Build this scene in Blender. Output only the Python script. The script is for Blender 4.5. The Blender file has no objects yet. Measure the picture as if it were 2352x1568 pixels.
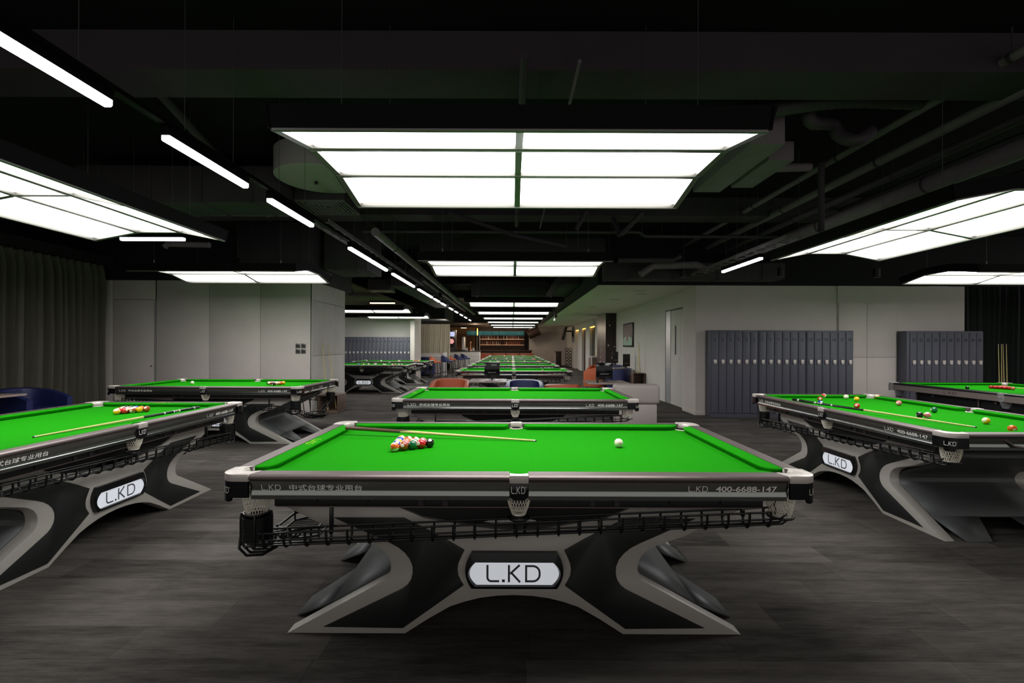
import bpy, bmesh, math, random
from mathutils import Vector, Matrix
random.seed(7)
PI = math.pi
S = bpy.context.scene
COL = S.collection

# ------------------------------------------------------------------ camera, world, exposure
F = 1100.0; CX = 1176.0; HOR = 793.0; HC = 1.485; ROLL = 0.0038
cd = bpy.data.cameras.new('camera'); cam = bpy.data.objects.new('camera', cd); COL.objects.link(cam)
cd.sensor_width = 36.0; cd.lens = 36.0 * F / 2352.0; cd.shift_y = (HOR - 784.0) / 2352.0
cd.clip_start = 0.05; cd.clip_end = 200
cam.location = (0, 0, HC); cam.rotation_euler = (PI / 2, -ROLL, 0)
S.camera = cam
w = bpy.data.worlds.new('world'); S.world = w; w.use_nodes = True
w.node_tree.nodes['Background'].inputs[0].default_value = (1.0, 0.975, 0.95, 1)
w.node_tree.nodes['Background'].inputs[1].default_value = 0.46
S.view_settings.view_transform = 'Standard'; S.view_settings.look = 'None'
S.view_settings.exposure = 0.0; S.view_settings.gamma = 1.0; S.view_settings.use_curve_mapping = False
S.cycles.max_bounces = 6; S.cycles.diffuse_bounces = 3; S.cycles.glossy_bounces = 3
S.cycles.sample_clamp_indirect = 4.0; S.cycles.caustics_reflective = False; S.cycles.caustics_refractive = False
LAMP = 8.5          # strength of the lit diffusers over the tables

def at(u, v, z):
    """the point of height z that stands at pixel u, v"""
    h = HOR + ROLL * (u - CX)
    Y = (HC - z) * F / (v - h)
    return Vector(((u - CX) / F * Y, Y, z))
def atY(u, v, Y):
    h = HOR + ROLL * (u - CX)
    return Vector(((u - CX) / F * Y, Y, HC - (v - h) * Y / F))

# ------------------------------------------------------------------ materials
def lin(c):
    return tuple(((x / 255.0 + 0.055) / 1.055) ** 2.4 if x / 255.0 > 0.04045 else x / 255.0 / 12.92 for x in c) + (1.0,)
def mat(name, rgb, rough=0.5, metal=0.0, emit=0.0, noise=0.0, nscale=20.0, bump=0.0, stretch=None, coat=0.0, alpha=None, spec=0.5):
    m = bpy.data.materials.new(name); m.use_nodes = True
    nt = m.node_tree; b = nt.nodes['Principled BSDF']
    c = lin(rgb)
    b.inputs['Base Color'].default_value = c
    b.inputs['Roughness'].default_value = rough; b.inputs['Metallic'].default_value = metal
    b.inputs['Specular IOR Level'].default_value = spec
    b.inputs['Coat Weight'].default_value = coat; b.inputs['Coat Roughness'].default_value = 0.08
    if emit:
        b.inputs['Emission Color'].default_value = c; b.inputs['Emission Strength'].default_value = emit
    if alpha is not None: b.inputs['Alpha'].default_value = alpha
    if noise or bump:
        tc = nt.nodes.new('ShaderNodeTexCoord'); mp = nt.nodes.new('ShaderNodeMapping')
        nt.links.new(tc.outputs['Object'], mp.inputs[0])
        if stretch: mp.inputs['Scale'].default_value = stretch
        n = nt.nodes.new('ShaderNodeTexNoise'); n.inputs['Scale'].default_value = nscale; n.inputs['Detail'].default_value = 6
        nt.links.new(mp.outputs[0], n.inputs['Vector'])
        if noise:
            r = nt.nodes.new('ShaderNodeValToRGB')
            r.color_ramp.elements[0].position = 0.3; r.color_ramp.elements[1].position = 0.7
            r.color_ramp.elements[0].color = tuple(x * (1 - noise) for x in c[:3]) + (1,)
            r.color_ramp.elements[1].color = tuple(min(1, x * (1 + noise)) for x in c[:3]) + (1,)
            nt.links.new(n.outputs['Fac'], r.inputs[0]); nt.links.new(r.outputs[0], b.inputs['Base Color'])
        if bump:
            bp = nt.nodes.new('ShaderNodeBump'); bp.inputs['Strength'].default_value = bump; bp.inputs['Distance'].default_value = 0.002
            nt.links.new(n.outputs['Fac'], bp.inputs['Height']); nt.links.new(bp.outputs[0], b.inputs['Normal'])
    return m
M = {}
M['felt'] = mat('green_cloth', (26, 140, 9), 0.95, noise=0.05, nscale=180, bump=0.15, spec=0.05)
M['rail'] = mat('taupe_metal_rail', (122, 108, 106), 0.42, 0.6, noise=0.03, nscale=30)
M['apron'] = mat('gloss_black_apron', (150, 153, 149), 0.18, 0.95)
M['black'] = mat('black_lacquer', (16, 18, 18), 0.32)
M['blackmat'] = mat('matt_black', (14, 16, 15), 0.6)
M['bed'] = mat('grey_black_underframe', (26, 29, 28), 0.45, 0.2)
M['cap'] = mat('satin_silver_casting', (222, 212, 204), 0.35, 0.25)
M['shield'] = mat('gloss_black_shield', (18, 19, 20), 0.22, 0.1)
M['logo'] = mat('silver_print', (250, 248, 240), 0.6)
M['gold'] = mat('yellow_print', (170, 220, 30), 0.7)
M['base'] = mat('silver_grey_paint', (186, 180, 172), 0.42, 0.15, noise=0.02, nscale=8)
M['basein'] = mat('dark_grey_shell', (78, 80, 79), 0.5, 0.2)
M['inset'] = mat('matt_black_inset', (30, 33, 31), 0.42)
M['net'] = mat('white_cord', (226, 219, 203), 0.8)
M['greynet'] = mat('grey_cord', (150, 150, 150), 0.8)
M['tube'] = mat('black_enamelled_tube', (20, 22, 22), 0.28)
M['sign'] = mat('lit_sign', (205, 208, 215), 0.5, emit=0.62)
M['signtext'] = mat('sign_letters', (74, 76, 80), 0.5)
M['lamp'] = mat('lit_diffuser', (255, 255, 255), 0.6, emit=LAMP)
M['strip'] = mat('lit_strip', (246, 248, 255), 0.6, emit=9.0)
M['warm'] = mat('warm_strip', (255, 214, 170), 0.6, emit=3.0)
M['amber'] = mat('amber_strip', (255, 190, 90), 0.6, emit=2.2)
M['lampframe'] = mat('lamp_frame_metal', (120, 118, 112), 0.4, 0.5)
M['lampside'] = mat('lamp_black_housing', (13, 12, 12), 0.6, spec=0.1)
M['ceil'] = mat('black_ceiling_paint', (23, 18, 21), 0.9, noise=0.2, spec=0.2, nscale=2)  # green held back in the colour to offset light bounced from the cloths
M['duct'] = mat('charcoal_painted_duct', (58, 49, 54), 0.75, noise=0.12, nscale=4)  # magenta tint in the colour counters green bounce light
M['pipe'] = mat('charcoal_painted_pipe', (62, 53, 58), 0.6)  # pipe colour leans magenta to cancel green reflected from the tables
M['ductlight'] = mat('grey_painted_duct', (122, 108, 115), 0.7, noise=0.1, nscale=5)  # grey shifted towards magenta, set against green light from the cloths
M['wire'] = mat('steel_wire', (110, 110, 110), 0.4, 0.7)
M['wall'] = mat('greige_wall_paint', (205, 195, 188), 0.75, noise=0.03, nscale=3)
M['wallg'] = mat('pale_wall_paint', (205, 200, 192), 0.8, noise=0.03, nscale=3)
M['soffit'] = mat('white_soffit_paint', (236, 230, 222), 0.85)
M['blackwall'] = mat('black_fascia_paint', (15, 15, 16), 0.85)
M['floorbase'] = mat('dark_subfloor', (40, 39, 38), 0.95)
M['curtain'] = mat('dark_drape', (92, 88, 76), 0.75, noise=0.1, nscale=60, stretch=(1, 1, 0.05))
M['curtaing'] = mat('green_black_drape', (26, 32, 28), 0.9, noise=0.1, nscale=60, stretch=(1, 1, 0.05))
M['curtainp'] = mat('sage_grey_drape', (200, 192, 172), 0.85)
M['locker'] = mat('slate_locker_paint', (86, 86, 97), 0.5, noise=0.03, nscale=5)
M['lockerdark'] = mat('locker_side_brown', (72, 64, 62), 0.6)
M['numblack'] = mat('black_numerals', (22, 24, 32), 0.5)
M['steel'] = mat('brushed_steel', (205, 205, 205), 0.35, 0.6)
M['wood'] = mat('walnut_box', (104, 82, 70), 0.55, noise=0.2, nscale=6, stretch=(1, 1, 8))
M['brown'] = mat('dark_brown_panel', (58, 42, 34), 0.6, noise=0.15, nscale=4)
M['amberwall'] = mat('ochre_wall', (122, 84, 48), 0.7)
M['brownceil'] = mat('brown_soffit', (96, 74, 60), 0.8)
M['orange'] = mat('orange_leather', (190, 94, 56), 0.45, bump=0.1, nscale=90)
M['blue'] = mat('navy_leather', (34, 42, 92), 0.4, bump=0.1, nscale=90)
M['beige'] = mat('taupe_leather', (176, 164, 158), 0.5, bump=0.1, nscale=60)
M['tabletop'] = mat('pinkish_stone_top', (170, 150, 142), 0.25)
M['screen'] = mat('dark_screen', (12, 13, 15), 0.12)
M['cue'] = mat('ash_cue', (214, 196, 128), 0.35)
M['cuebutt'] = mat('brown_cue_butt', (98, 72, 56), 0.35)
M['cueblack'] = mat('black_cue_butt', (18, 20, 22), 0.2)
M['teal'] = mat('teal_glass', (16, 88, 98), 0.6, emit=0.2)
M['glassbottle'] = mat('amber_bottle_glass', (150, 84, 60), 0.2)
M['glassclear'] = mat('pale_bottle_glass', (190, 184, 170), 0.15)
M['snookerside'] = mat('taupe_snooker_apron', (152, 138, 132), 0.45, 0.2, noise=0.03, nscale=9)
M['snookcap'] = mat('silver_snooker_cap', (190, 186, 184), 0.35, 0.3)
M['white'] = mat('white_paint', (205, 202, 200), 0.6)
M['red'] = mat('dart_red', (200, 60, 62), 0.5, emit=0.5)
M['pinkw'] = mat('dart_pale', (250, 215, 215), 0.5, emit=0.8)
M['bluescreen'] = mat('pale_blue_screen', (190, 200, 245), 0.5, emit=0.8)

# carpet: tone of a plank is a mesh attribute; streaks run along the plank
def carpet_mat():
    m = bpy.data.materials.new('charcoal_carpet_plank'); m.use_nodes = True
    nt = m.node_tree; N = nt.nodes; L = nt.links; b = N['Principled BSDF']
    b.inputs['Roughness'].default_value = 1.0; b.inputs['Specular IOR Level'].default_value = 0.1
    tc = N.new('ShaderNodeNewGeometry')
    def noi(sx, sy, sc, det, ro=0.6):
        mp = N.new('ShaderNodeMapping'); mp.inputs['Scale'].default_value = (sx, sy, 1); L.new(tc.outputs['Position'], mp.inputs[0])
        n = N.new('ShaderNodeTexNoise'); n.inputs['Scale'].default_value = sc; n.inputs['Detail'].default_value = det; n.inputs['Roughness'].default_value = ro
        L.new(mp.outputs[0], n.inputs['Vector']); return n.outputs['Fac']
    at_ = N.new('ShaderNodeAttribute'); at_.attribute_name = 'tone'
    a = noi(1.3, 7.0, 1.7, 8, 0.72); c = noi(1.6, 34.0, 3.4, 6, 0.7); d = noi(1, 1.6, 260, 2)
    def math_(op, x, y):
        n = N.new('ShaderNodeMath'); n.operation = op
        for i, v in enumerate((x, y)):
            if isinstance(v, (int, float)): n.inputs[i].default_value = v
            else: L.new(v, n.inputs[i])
        return n.outputs[0]
    s = math_('ADD', math_('MULTIPLY', a, 0.85), math_('MULTIPLY', c, 0.45))
    s = math_('ADD', s, math_('MULTIPLY', at_.outputs['Fac'], 0.22))
    s = math_('ADD', s, math_('MULTIPLY', d, 0.40))
    r = N.new('ShaderNodeValToRGB')
    r.color_ramp.elements[0].position = 0.68; r.color_ramp.elements[0].color = lin((33, 31, 29))
    r.color_ramp.elements[1].position = 1.22; r.color_ramp.elements[1].color = lin((108, 102, 97))
    s2 = math_('MULTIPLY', s, 1.0)
    mr = N.new('ShaderNodeMapRange'); mr.inputs['From Min'].default_value = 0.62; mr.inputs['From Max'].default_value = 1.28
    L.new(s2, mr.inputs['Value'])
    r.color_ramp.elements[0].position = 0.0; r.color_ramp.elements[1].position = 1.0
    L.new(mr.outputs[0], r.inputs[0]); L.new(r.outputs[0], b.inputs['Base Color'])
    bp = N.new('ShaderNodeBump'); bp.inputs['Strength'].default_value = 0.5; bp.inputs['Distance'].default_value = 0.003
    L.new(d, bp.inputs['Height']); L.new(bp.outputs[0], b.inputs['Normal'])
    return m
M['carpet'] = carpet_mat()

def ball_mat(name, rgb, stripe=False, plain=False, cue=False):
    m = bpy.data.materials.new(name); m.use_nodes = True
    nt = m.node_tree; N = nt.nodes; L = nt.links; b = N['Principled BSDF']
    b.inputs['Roughness'].default_value = 0.08; b.inputs['Coat Weight'].default_value = 0.6
    c = lin(rgb); wht = lin((240, 228, 190))
    if plain: b.inputs['Base Color'].default_value = c; return m
    tc = N.new('ShaderNodeTexCoord'); sp = N.new('ShaderNodeSeparateXYZ'); L.new(tc.outputs['Object'], sp.inputs[0])
    def cmp_(o, gt, th):
        n = N.new('ShaderNodeMath'); n.operation = 'ABSOLUTE'; L.new(o, n.inputs[0])
        k = N.new('ShaderNodeMath'); k.operation = 'GREATER_THAN' if gt else 'LESS_THAN'; L.new(n.outputs[0], k.inputs[0]); k.inputs[1].default_value = th
        return k.outputs[0]
    base = None
    if stripe:
        f = cmp_(sp.outputs['Z'], True, 0.0155)
        mx = N.new('ShaderNodeMix'); mx.data_type = 'RGBA'; L.new(f, mx.inputs[0]); mx.inputs[6].default_value = c; mx.inputs[7].default_value = wht
        base = mx.outputs[2]
    g = cmp_(sp.outputs['X'], True, 0.0286 * 0.915)
    mx = N.new('ShaderNodeMix'); mx.data_type = 'RGBA'; L.new(g, mx.inputs[0])
    if base is not None: L.new(base, mx.inputs[6])
    else: mx.inputs[6].default_value = c
    mx.inputs[7].default_value = lin((190, 40, 40)) if cue else lin((245, 235, 215))
    if cue:
        g.node.inputs[1].default_value = 0.0286 * 0.985
    L.new(mx.outputs[2], b.inputs['Base Color'])
    return m
BC = {1: ('yellow', (244, 180, 10)), 2: ('blue', (30, 60, 190)), 3: ('red', (205, 22, 28)), 4: ('pink', (226, 120, 120)), 5: ('orange', (235, 96, 24)),
      6: ('green', (10, 100, 56)), 7: ('brown', (160, 66, 22)), 8: ('black', (10, 12, 12))}
BALLM = {}
for k, (nm, rgb) in BC.items():
    BALLM[k] = ball_mat('ball_' + nm, rgb)
    if k < 8: BALLM[k + 8] = ball_mat('ball_striped_' + nm, rgb, stripe=True)
BALLM[0] = ball_mat('ball_ivory', (238, 230, 205), cue=True)
BALLM['sred'] = ball_mat('snooker_red', (198, 20, 18), plain=True)
BALLM['spink'] = ball_mat('snooker_pink', (232, 110, 96), plain=True)
BALLM['sblack'] = ball_mat('snooker_black', (10, 12, 12), plain=True)

# ------------------------------------------------------------------ mesh helpers
class MB:
    def __init__(s): s.v = []; s.f = []
    def add(s, vs, fs):
        n = len(s.v); s.v += [tuple(v) for v in vs]; s.f += [tuple(i + n for i in f) for f in fs]; return s
    def box(s, x0, x1, y0, y1, z0, z1):
        return s.add([(x0, y0, z0), (x1, y0, z0), (x1, y1, z0), (x0, y1, z0), (x0, y0, z1), (x1, y0, z1), (x1, y1, z1), (x0, y1, z1)],
                     [(0, 3, 2, 1), (4, 5, 6, 7), (0, 1, 5, 4), (1, 2, 6, 5), (2, 3, 7, 6), (3, 0, 4, 7)])
    def prism(s, poly, a0, a1, ax='z', taper=None):
        def p(q, a):
            return {'z': (q[0], q[1], a), 'y': (q[0], a, q[1]), 'x': (a, q[0], q[1])}[ax]
        n = len(poly); vs = [p(q, a0) for q in poly] + [p(q, a1) for q in poly]
        fs = [tuple(range(n - 1, -1, -1)), tuple(range(n, 2 * n))] + [(i, (i + 1) % n, n + (i + 1) % n, n + i) for i in range(n)]
        return s.add(vs, fs)
    def tube(s, pts, r, n=8, closed=False):
        pts = [Vector(p) for p in pts]; m = len(pts); rings = []
        up = None
        for i, p in enumerate(pts):
            if closed: d = pts[(i + 1) % m] - pts[i - 1]
            else: d = pts[min(i + 1, m - 1)] - pts[max(i - 1, 0)]
            d.normalize()
            if up is None: up = Vector((0, 0, 1)) if abs(d.z) < 0.9 else Vector((1, 0, 0))
            a = d.cross(up); a.normalize(); b = a.cross(d); b.normalize(); up = b
            rr = r[i] if isinstance(r, (list, tuple)) else r
            rings.append([p + (a * math.cos(2 * PI * k / n) + b * math.sin(2 * PI * k / n)) * rr for k in range(n)])
        vs = [v for rg in rings for v in rg]; fs = []
        for i in range(m if closed else m - 1):
            j = (i + 1) % m
            for k in range(n):
                fs.append((i * n + k, i * n + (k + 1) % n, j * n + (k + 1) % n, j * n + k))
        if not closed: fs += [tuple(range(n)), tuple((m - 1) * n + k for k in range(n - 1, -1, -1))]
        return s.add(vs, fs)
    def lathe(s, prof, c=(0, 0, 0), n=24, cap=True):
        vs = [(c[0] + r * math.cos(2 * PI * k / n), c[1] + r * math.sin(2 * PI * k / n), c[2] + z) for r, z in prof for k in range(n)]
        fs = []
        for i in range(len(prof) - 1):
            for k in range(n): fs.append((i * n + k, i * n + (k + 1) % n, (i + 1) * n + (k + 1) % n, (i + 1) * n + k))
        if cap: fs += [tuple(range(n - 1, -1, -1)), tuple((len(prof) - 1) * n + k for k in range(n))]
        return s.add(vs, fs)
    def grid(s, rows, closed=False):
        m = len(rows[0]); vs = [p for r in rows for p in r]; fs = []
        for i in range(len(rows) - 1):
            for k in range(m if closed else m - 1):
                fs.append((i * m + k, i * m + (k + 1) % m, (i + 1) * m + (k + 1) % m, (i + 1) * m + k))
        return s.add(vs, fs)
    def xf(s, mtx):
        s.v = [tuple(mtx @ Vector(v)) for v in s.v]; return s
    def mesh(s, name, smooth=None, bevel=0.0, seg=2, fix=True):
        me = bpy.data.meshes.new(name); me.from_pydata(s.v, [], s.f); me.update()
        bm = bmesh.new(); bm.from_mesh(me)
        if fix: bmesh.ops.recalc_face_normals(bm, faces=bm.faces)
        if bevel:
            es = [e for e in bm.edges if len(e.link_faces) == 2 and e.calc_face_angle(0) > 0.6]
            bmesh.ops.bevel(bm, geom=es, offset=bevel, segments=seg, profile=0.5, affect='EDGES', clamp_overlap=True)
        if smooth is not None or bevel:
            th = math.radians(smooth or 35)
            for f in bm.faces: f.smooth = True
            for e in bm.edges: e.smooth = not (len(e.link_faces) == 2 and e.calc_face_angle(0) > th)
        bm.to_mesh(me); bm.free()
        return me
    def build(s, name, m, parent=None, smooth=None, bevel=0.0, seg=2, fix=True):
        me = s.mesh(name, smooth, bevel, seg, fix); me.materials.append(m)
        return link(name, me, parent)
def link(name, me, parent=None):
    o = bpy.data.objects.new(name, me); COL.objects.link(o)
    if parent: o.parent = parent
    return o
def tag(o, label=None, cat=None, group=None, kind=None):
    if label: o['label'] = label
    if cat: o['category'] = cat
    if group: o['group'] = group
    if kind: o['kind'] = kind
    return o
def thing(name, label, cat, loc=(0, 0, 0), rz=0, group=None):
    o = bpy.data.objects.new(name, None); COL.objects.link(o); o.location = loc; o.rotation_euler = (0, 0, rz); o.empty_display_size = 0.1
    return tag(o, label, cat, group)
def structure(o): o['kind'] = 'structure'; return o
def copy_tree(o, parent=None):
    c = o.copy(); COL.objects.link(c); c.parent = parent
    for ch in list(o.children): copy_tree(ch, c)
    return c
def dup(o, loc, rz, label=None, group=None):
    c = copy_tree(o); c.location = loc; c.rotation_euler = (0, 0, rz)
    if label: c['label'] = label
    if group: c['group'] = group
    return c
_tc = {}
def text_data(body, bold=0.0):
    if (body, bold) in _tc: return _tc[(body, bold)]
    c = bpy.data.curves.new('lettering', 'FONT'); c.body = body; c.size = 1; c.offset = bold; c.resolution_u = 3; c.extrude = 0.0
    o = bpy.data.objects.new('lettering', c); COL.objects.link(o)
    bpy.context.view_layer.update()
    dg = bpy.context.evaluated_depsgraph_get(); me = bpy.data.meshes.new_from_object(o.evaluated_get(dg))
    vs = [v.co.copy() for v in me.vertices]; fs = [tuple(p.vertices) for p in me.polygons]
    COL.objects.unlink(o); bpy.data.objects.remove(o); bpy.data.curves.remove(c); bpy.data.meshes.remove(me)
    x0 = min(v.x for v in vs); x1 = max(v.x for v in vs); y0 = min(v.y for v in vs); y1 = max(v.y for v in vs)
    vs = [((v.x - x0) / (x1 - x0), (v.y - y0) / (y1 - y0)) for v in vs]
    _tc[(body, bold)] = (vs, fs); return vs, fs
def lettering(body, W, H, bold=0.0):
    """centred flat letters W x H in the xz plane facing -y"""
    vs, fs = text_data(body, bold); m = MB(); m.add([((x - .5) * W, 0, (y - .5) * H) for x, y in vs], fs); return m
def logo(W, H, reg=False):
    """the maker's mark: rounded L, dot, K, D as thin strokes; 570 x 182 design units"""
    m = MB(); t = 22.0
    sx = W / 570.0; sz = H / 182.0
    def stroke(pts):
        pts = [Vector((a, b)) for a, b in pts]; L = []; R = []
        for i, p in enumerate(pts):
            d0 = (pts[i] - pts[i - 1]).normalized() if i > 0 else None
            d1 = (pts[i + 1] - pts[i]).normalized() if i < len(pts) - 1 else None
            d0 = d0 or d1; d1 = d1 or d0
            n = Vector((-(d0 + d1).y, (d0 + d1).x)).normalized(); k = 1 / max(0.4, n.dot(Vector((-d1.y, d1.x))))
            L.append(p + n * t / 2 * k); R.append(p - n * t / 2 * k)
        n = len(pts)
        m.add([((q.x - 285) * sx, 0, (q.y - 91) * sz) for q in L + R], [(i, i + 1, n + i + 1, n + i) for i in range(n - 1)])
    arc = lambda cx, cy, r, a0, a1, k=6: [(cx + r * math.cos(math.radians(a0 + (a1 - a0) * i / k)), cy + r * math.sin(math.radians(a0 + (a1 - a0) * i / k))) for i in range(k + 1)]
    stroke([(11, 182)] + arc(51, 51, 40, 180, 270) + [(135, 11)])
    m.add([((x - 285) * sx, 0, (y - 91) * sz) for x, y in ((164, 0), (194, 0), (194, 30), (164, 30))], [(0, 1, 2, 3)])
    stroke([(237, 0), (237, 182)]); stroke([(350, 182), (249, 88)]); stroke([(262, 100), (355, 0)])
    stroke([(418, 0), (418, 171)] + [(490, 171)] + arc(490, 101, 70, 80, 0)[0:] + arc(490, 81, 70, 0, -80) + [(490, 11), (407, 11)])
    if reg:
        m.add([((q[0] - 285) * sx, 0, (q[1] - 91) * sz) for q in arc(600, 165, 17, 0, 340, 10)], [tuple(range(11))])
    return m

# ------------------------------------------------------------------ floor and carpet planks
fl = structure(MB().box(-10, 13, -3, 42, -0.05, -0.004).build('floor', M['floorbase']))
PW, PL = 0.26, 1.0
cells = []
j = 0
y = -0.6
while y < 40:
    off = random.random() * PL; x = -10 + off - PL
    while x < 12.5:
        cells.append((x, y)); x += PL
    y += PW
def plank_mb(x, y, m):
    g = 0.0008
    m.add([(x + g, y + g, 0), (x + PL - g, y + g, 0), (x + PL - g, y + PW - g, 0), (x + g, y + PW - g, 0),
           (x, y, -0.003), (x + PL, y, -0.003), (x + PL, y + PW, -0.003), (x, y + PW, -0.003)],
          [(0, 1, 2, 3), (4, 5, 1, 0), (5, 6, 2, 1), (6, 7, 3, 2), (7, 4, 0, 3)])
def tone_attr(me, vals):
    a = me.attributes.new('tone', 'FLOAT', 'FACE')
    for i, v in enumerate(vals): a.data[i].value = v
def vis(c):
    x, y = c; cy = y + PW / 2; cx_ = x + PL / 2
    return cy > 1.9 and abs(cx_) < cy * 1.09 + 0.5
near = sorted([c for c in cells if vis(c)], key=lambda c: c[1] + 0.05 * abs(c[0]))[:280]
ns = set(near)
rest = MB(); rv = []
for c in cells:
    tn = random.random() ** 1.2
    if c in ns:
        mb = MB(); plank_mb(c[0], c[1], mb); o = mb.build('carpet_plank', M['carpet'], fl, fix=False); tone_attr(o.data, [tn] * 5)
    else:
        plank_mb(c[0], c[1], rest); rv += [tn] * 5
o = rest.build('carpet_plank_field', M['carpet'], fl, fix=False); tone_attr(o.data, rv); o['kind'] = 'stuff'

# ------------------------------------------------------------------ shell
CZ = 3.86
structure(MB().box(-12, 13, -3, 42, CZ, CZ + 0.1).build('ceiling', M['ceil']))
def sbox(name, m, *b, parent=None, bevel=0):
    o = MB().box(*b).build(name, m, parent, bevel=bevel)
    if not parent: structure(o)
    return o
# left wall behind the second left table, made of wide panels
wl = sbox('wall_left_back', M['blackmat'], -9.2, -4.25, 10.13, 10.4, 0, 2.83)
xs = [-9.2, -8.42, -7.5, -6.39, -5.31, -4.225]
for a, b in zip(xs[:-1], xs[1:]):
    if abs(a + 8.42) < .01:
        MB().box(a + .006, b - .03, 10.10, 10.13, 0.0, 2.42).build('wall_panel', M['wall'], wl, bevel=0.003)
        MB().box(a + .006, b - .03, 10.10, 10.13, 2.426, 2.83).build('wall_panel', M['wall'], wl, bevel=0.003)
        MB().box(b - .027, b - .004, 10.085, 10.13, 0.0, 2.42).build('door_trim_strip', M['steel'], wl)
        MB().lathe([(0.012, 0), (0.012, 0.02)]).xf(Matrix.Translation((b - .10, 10.10, 1.02)) @ Matrix.Rotation(PI / 2, 4, 'X')).build('door_lock', M['blackmat'], wl)
    else:
        MB().box(a + .004, b - .004, 10.10, 10.13, 0.0, 2.83).build('wall_panel', M['wall'], wl, bevel=0.003)
# its return towards the back: flush closet doors
wr = sbox('wall_left_return', M['blackmat'], -4.5, -4.25, 10.13, 12.09, 0, 2.83)
MB().box(-4.25, -4.22, 10.10, 12.09, 0, 0.1).build('plinth', M['wallg'], wr)
MB().box(-4.25, -4.22, 10.10, 12.09, 2.43, 2.83).build('wall_panel', M['wallg'], wr)
for y0, y1 in ((10.10, 10.16), (12.02, 12.09)): MB().box(-4.25, -4.22, y0, y1, 0.1, 2.43).build('door_jamb', M['wallg'], wr)
for i in range(3):
    y0 = 10.166 + i * 0.618; y1 = y0 + 0.612
    MB().box(-4.25, -4.222, y0, y1, 0.106, 1.24).build('closet_door', M['wallg'], wr, bevel=0.002)
    MB().box(-4.25, -4.222, y0, y1, 1.247, 2.424).build('closet_door', M['wallg'], wr, bevel=0.002)
sbox('trim_1', M['blackwall'], -12, -4.22, 10.11, 10.6, 2.835, CZ)
sbox('trim_2', M['duct'], -5.0, -4.22, 10.6, 12.6, 2.835, CZ)
sbox('wall_left_side', M['blackwall'], -9.3, -9.1, -3, 10.4, 0, CZ)
# right front wall, pilaster, corridor wall
sbox('wall_right_front', M['wall'], 4.28, 9.75, 10.32, 10.6, 0, 2.79)
sbox('wall_right_pilaster', M['wall'], 3.95, 4.3, 10.3, 11.07, 0, 2.79)
sbox('baseboard_right', M['wall'], 3.935, 4.2, 10.28, 11.07, 0, 0.09, bevel=0.003)
sbox('wall_right_far_corner', M['blackwall'], 9.75, 13, 10.55, 10.7, 0, CZ)
sbox('trim_3', M['blackwall'], 1.85, 13, 10.28, 10.31, 2.79, CZ)
sbox('trim_4', M['blackwall'], 1.84, 1.86, 10.3, 38, 2.79, CZ)
sbox('ceiling_soffit', M['soffit'], 1.86, 9, 10.31, 38, 2.79, 2.85)
cwall = sbox('wall_right_corridor', M['wallg'], 4.07, 4.4, 12.72, 15.5, 0, 2.79)
sbox('wall_right_over_door', M['wallg'], 4.07, 4.4, 11.07, 12.72, 2.42, 2.79)
sbox('wall_right_corridor_far', M['wallg'], 4.15, 4.5, 15.5, 24.0, 0, 2.79)
for a, b in ((25.3, 26.7), (28.1, 29.5), (31.0, 36.0)): sbox('wall_right_pier', M['wallg'], 4.10, 4.5, a, b, 0, 2.79)
for i, (a, b, mm) in enumerate(((24.0, 25.3, 'screen'), (26.7, 28.1, 'brown'), (29.5, 31.0, 'wallg'))):
    sbox('wall_right_lintel', M['wallg'], 4.10, 4.5, a, b, 2.48, 2.79)
    wd = sbox('window_%d' % (i + 1), M[mm], 4.22, 4.3, a, b, 0, 2.48)
    MB().box(4.12, 4.2, a + .03, b - .03, 2.43, 2.475).build('window_light', M['amber'], wd)
    MB().box(4.12, 4.22, a, a + .05, 0, 2.43).build('window_frame', M['brown'], wd)
# lift-like double door
d1 = sbox('door_1', M['blackmat'], 4.13, 4.3, 11.09, 12.70, 0, 2.42)
MB().box(4.08, 4.13, 12.35, 12.70, 0, 2.39).build('door_jamb', M['steel'], d1)
MB().box(4.065, 4.13, 11.09, 12.72, 2.395, 2.415).build('door_head', M['black'], d1)
for a, b in ((11.09, 11.57), (11.58, 12.34)):
    MB().box(4.09, 4.13, a, b, 0, 2.39).build('door_leaf', M['wallg'], d1, bevel=0.003)
for yy in (11.2, 11.97): MB().box(4.08, 4.095, yy - .03, yy + .03, 1.27, 1.99).build('door_groove', M['blackmat'], d1)
for yy in (11.48, 11.75): MB().box(4.078, 4.09, yy - .045, yy + .045, 1.13, 1.22).build('door_plate', M['steel'], d1)
# alcove walls at the left rear
sbox('wall_left_alcove', M['wallg'], -12, -4.25, 20.62, 20.9, 0, 2.66)
sbox('wall_left_alcove_pillar', M['wall'], -4.25, -4.07, 20.0, 21.4, 0, 2.66)
sbox('trim_5', M['white'], -4.29, -4.245, 20.2, 20.62, 0, 1.88)
sbox('trim_6', M['brownceil'], -12, -4.3, 12.7, 21.4, 3.1, 3.15)
sbox('trim_7', M['blackwall'], -12, -3.0, 21.4, 24.5, 2.66, CZ)
sbox('wall_rear', M['brown'], -9, 1.6, 38.3, 38.6, 0, CZ)
sbox('wall_rear_right', M['wall'], 1.3, 4.6, 36.5, 36.8, 0, 2.79)
sbox('trim_8', M['brownceil'], -9, 1.85, 31.2, 38.3, 2.95, 3.0)
sbox('trim_9', M['blackwall'], -9, 1.85, 31.0, 31.2, 2.95, CZ)
sbox('wall_rear_ochre', M['amberwall'], -6, -2.9, 37.6, 38.0, 0, 2.9)

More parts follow.
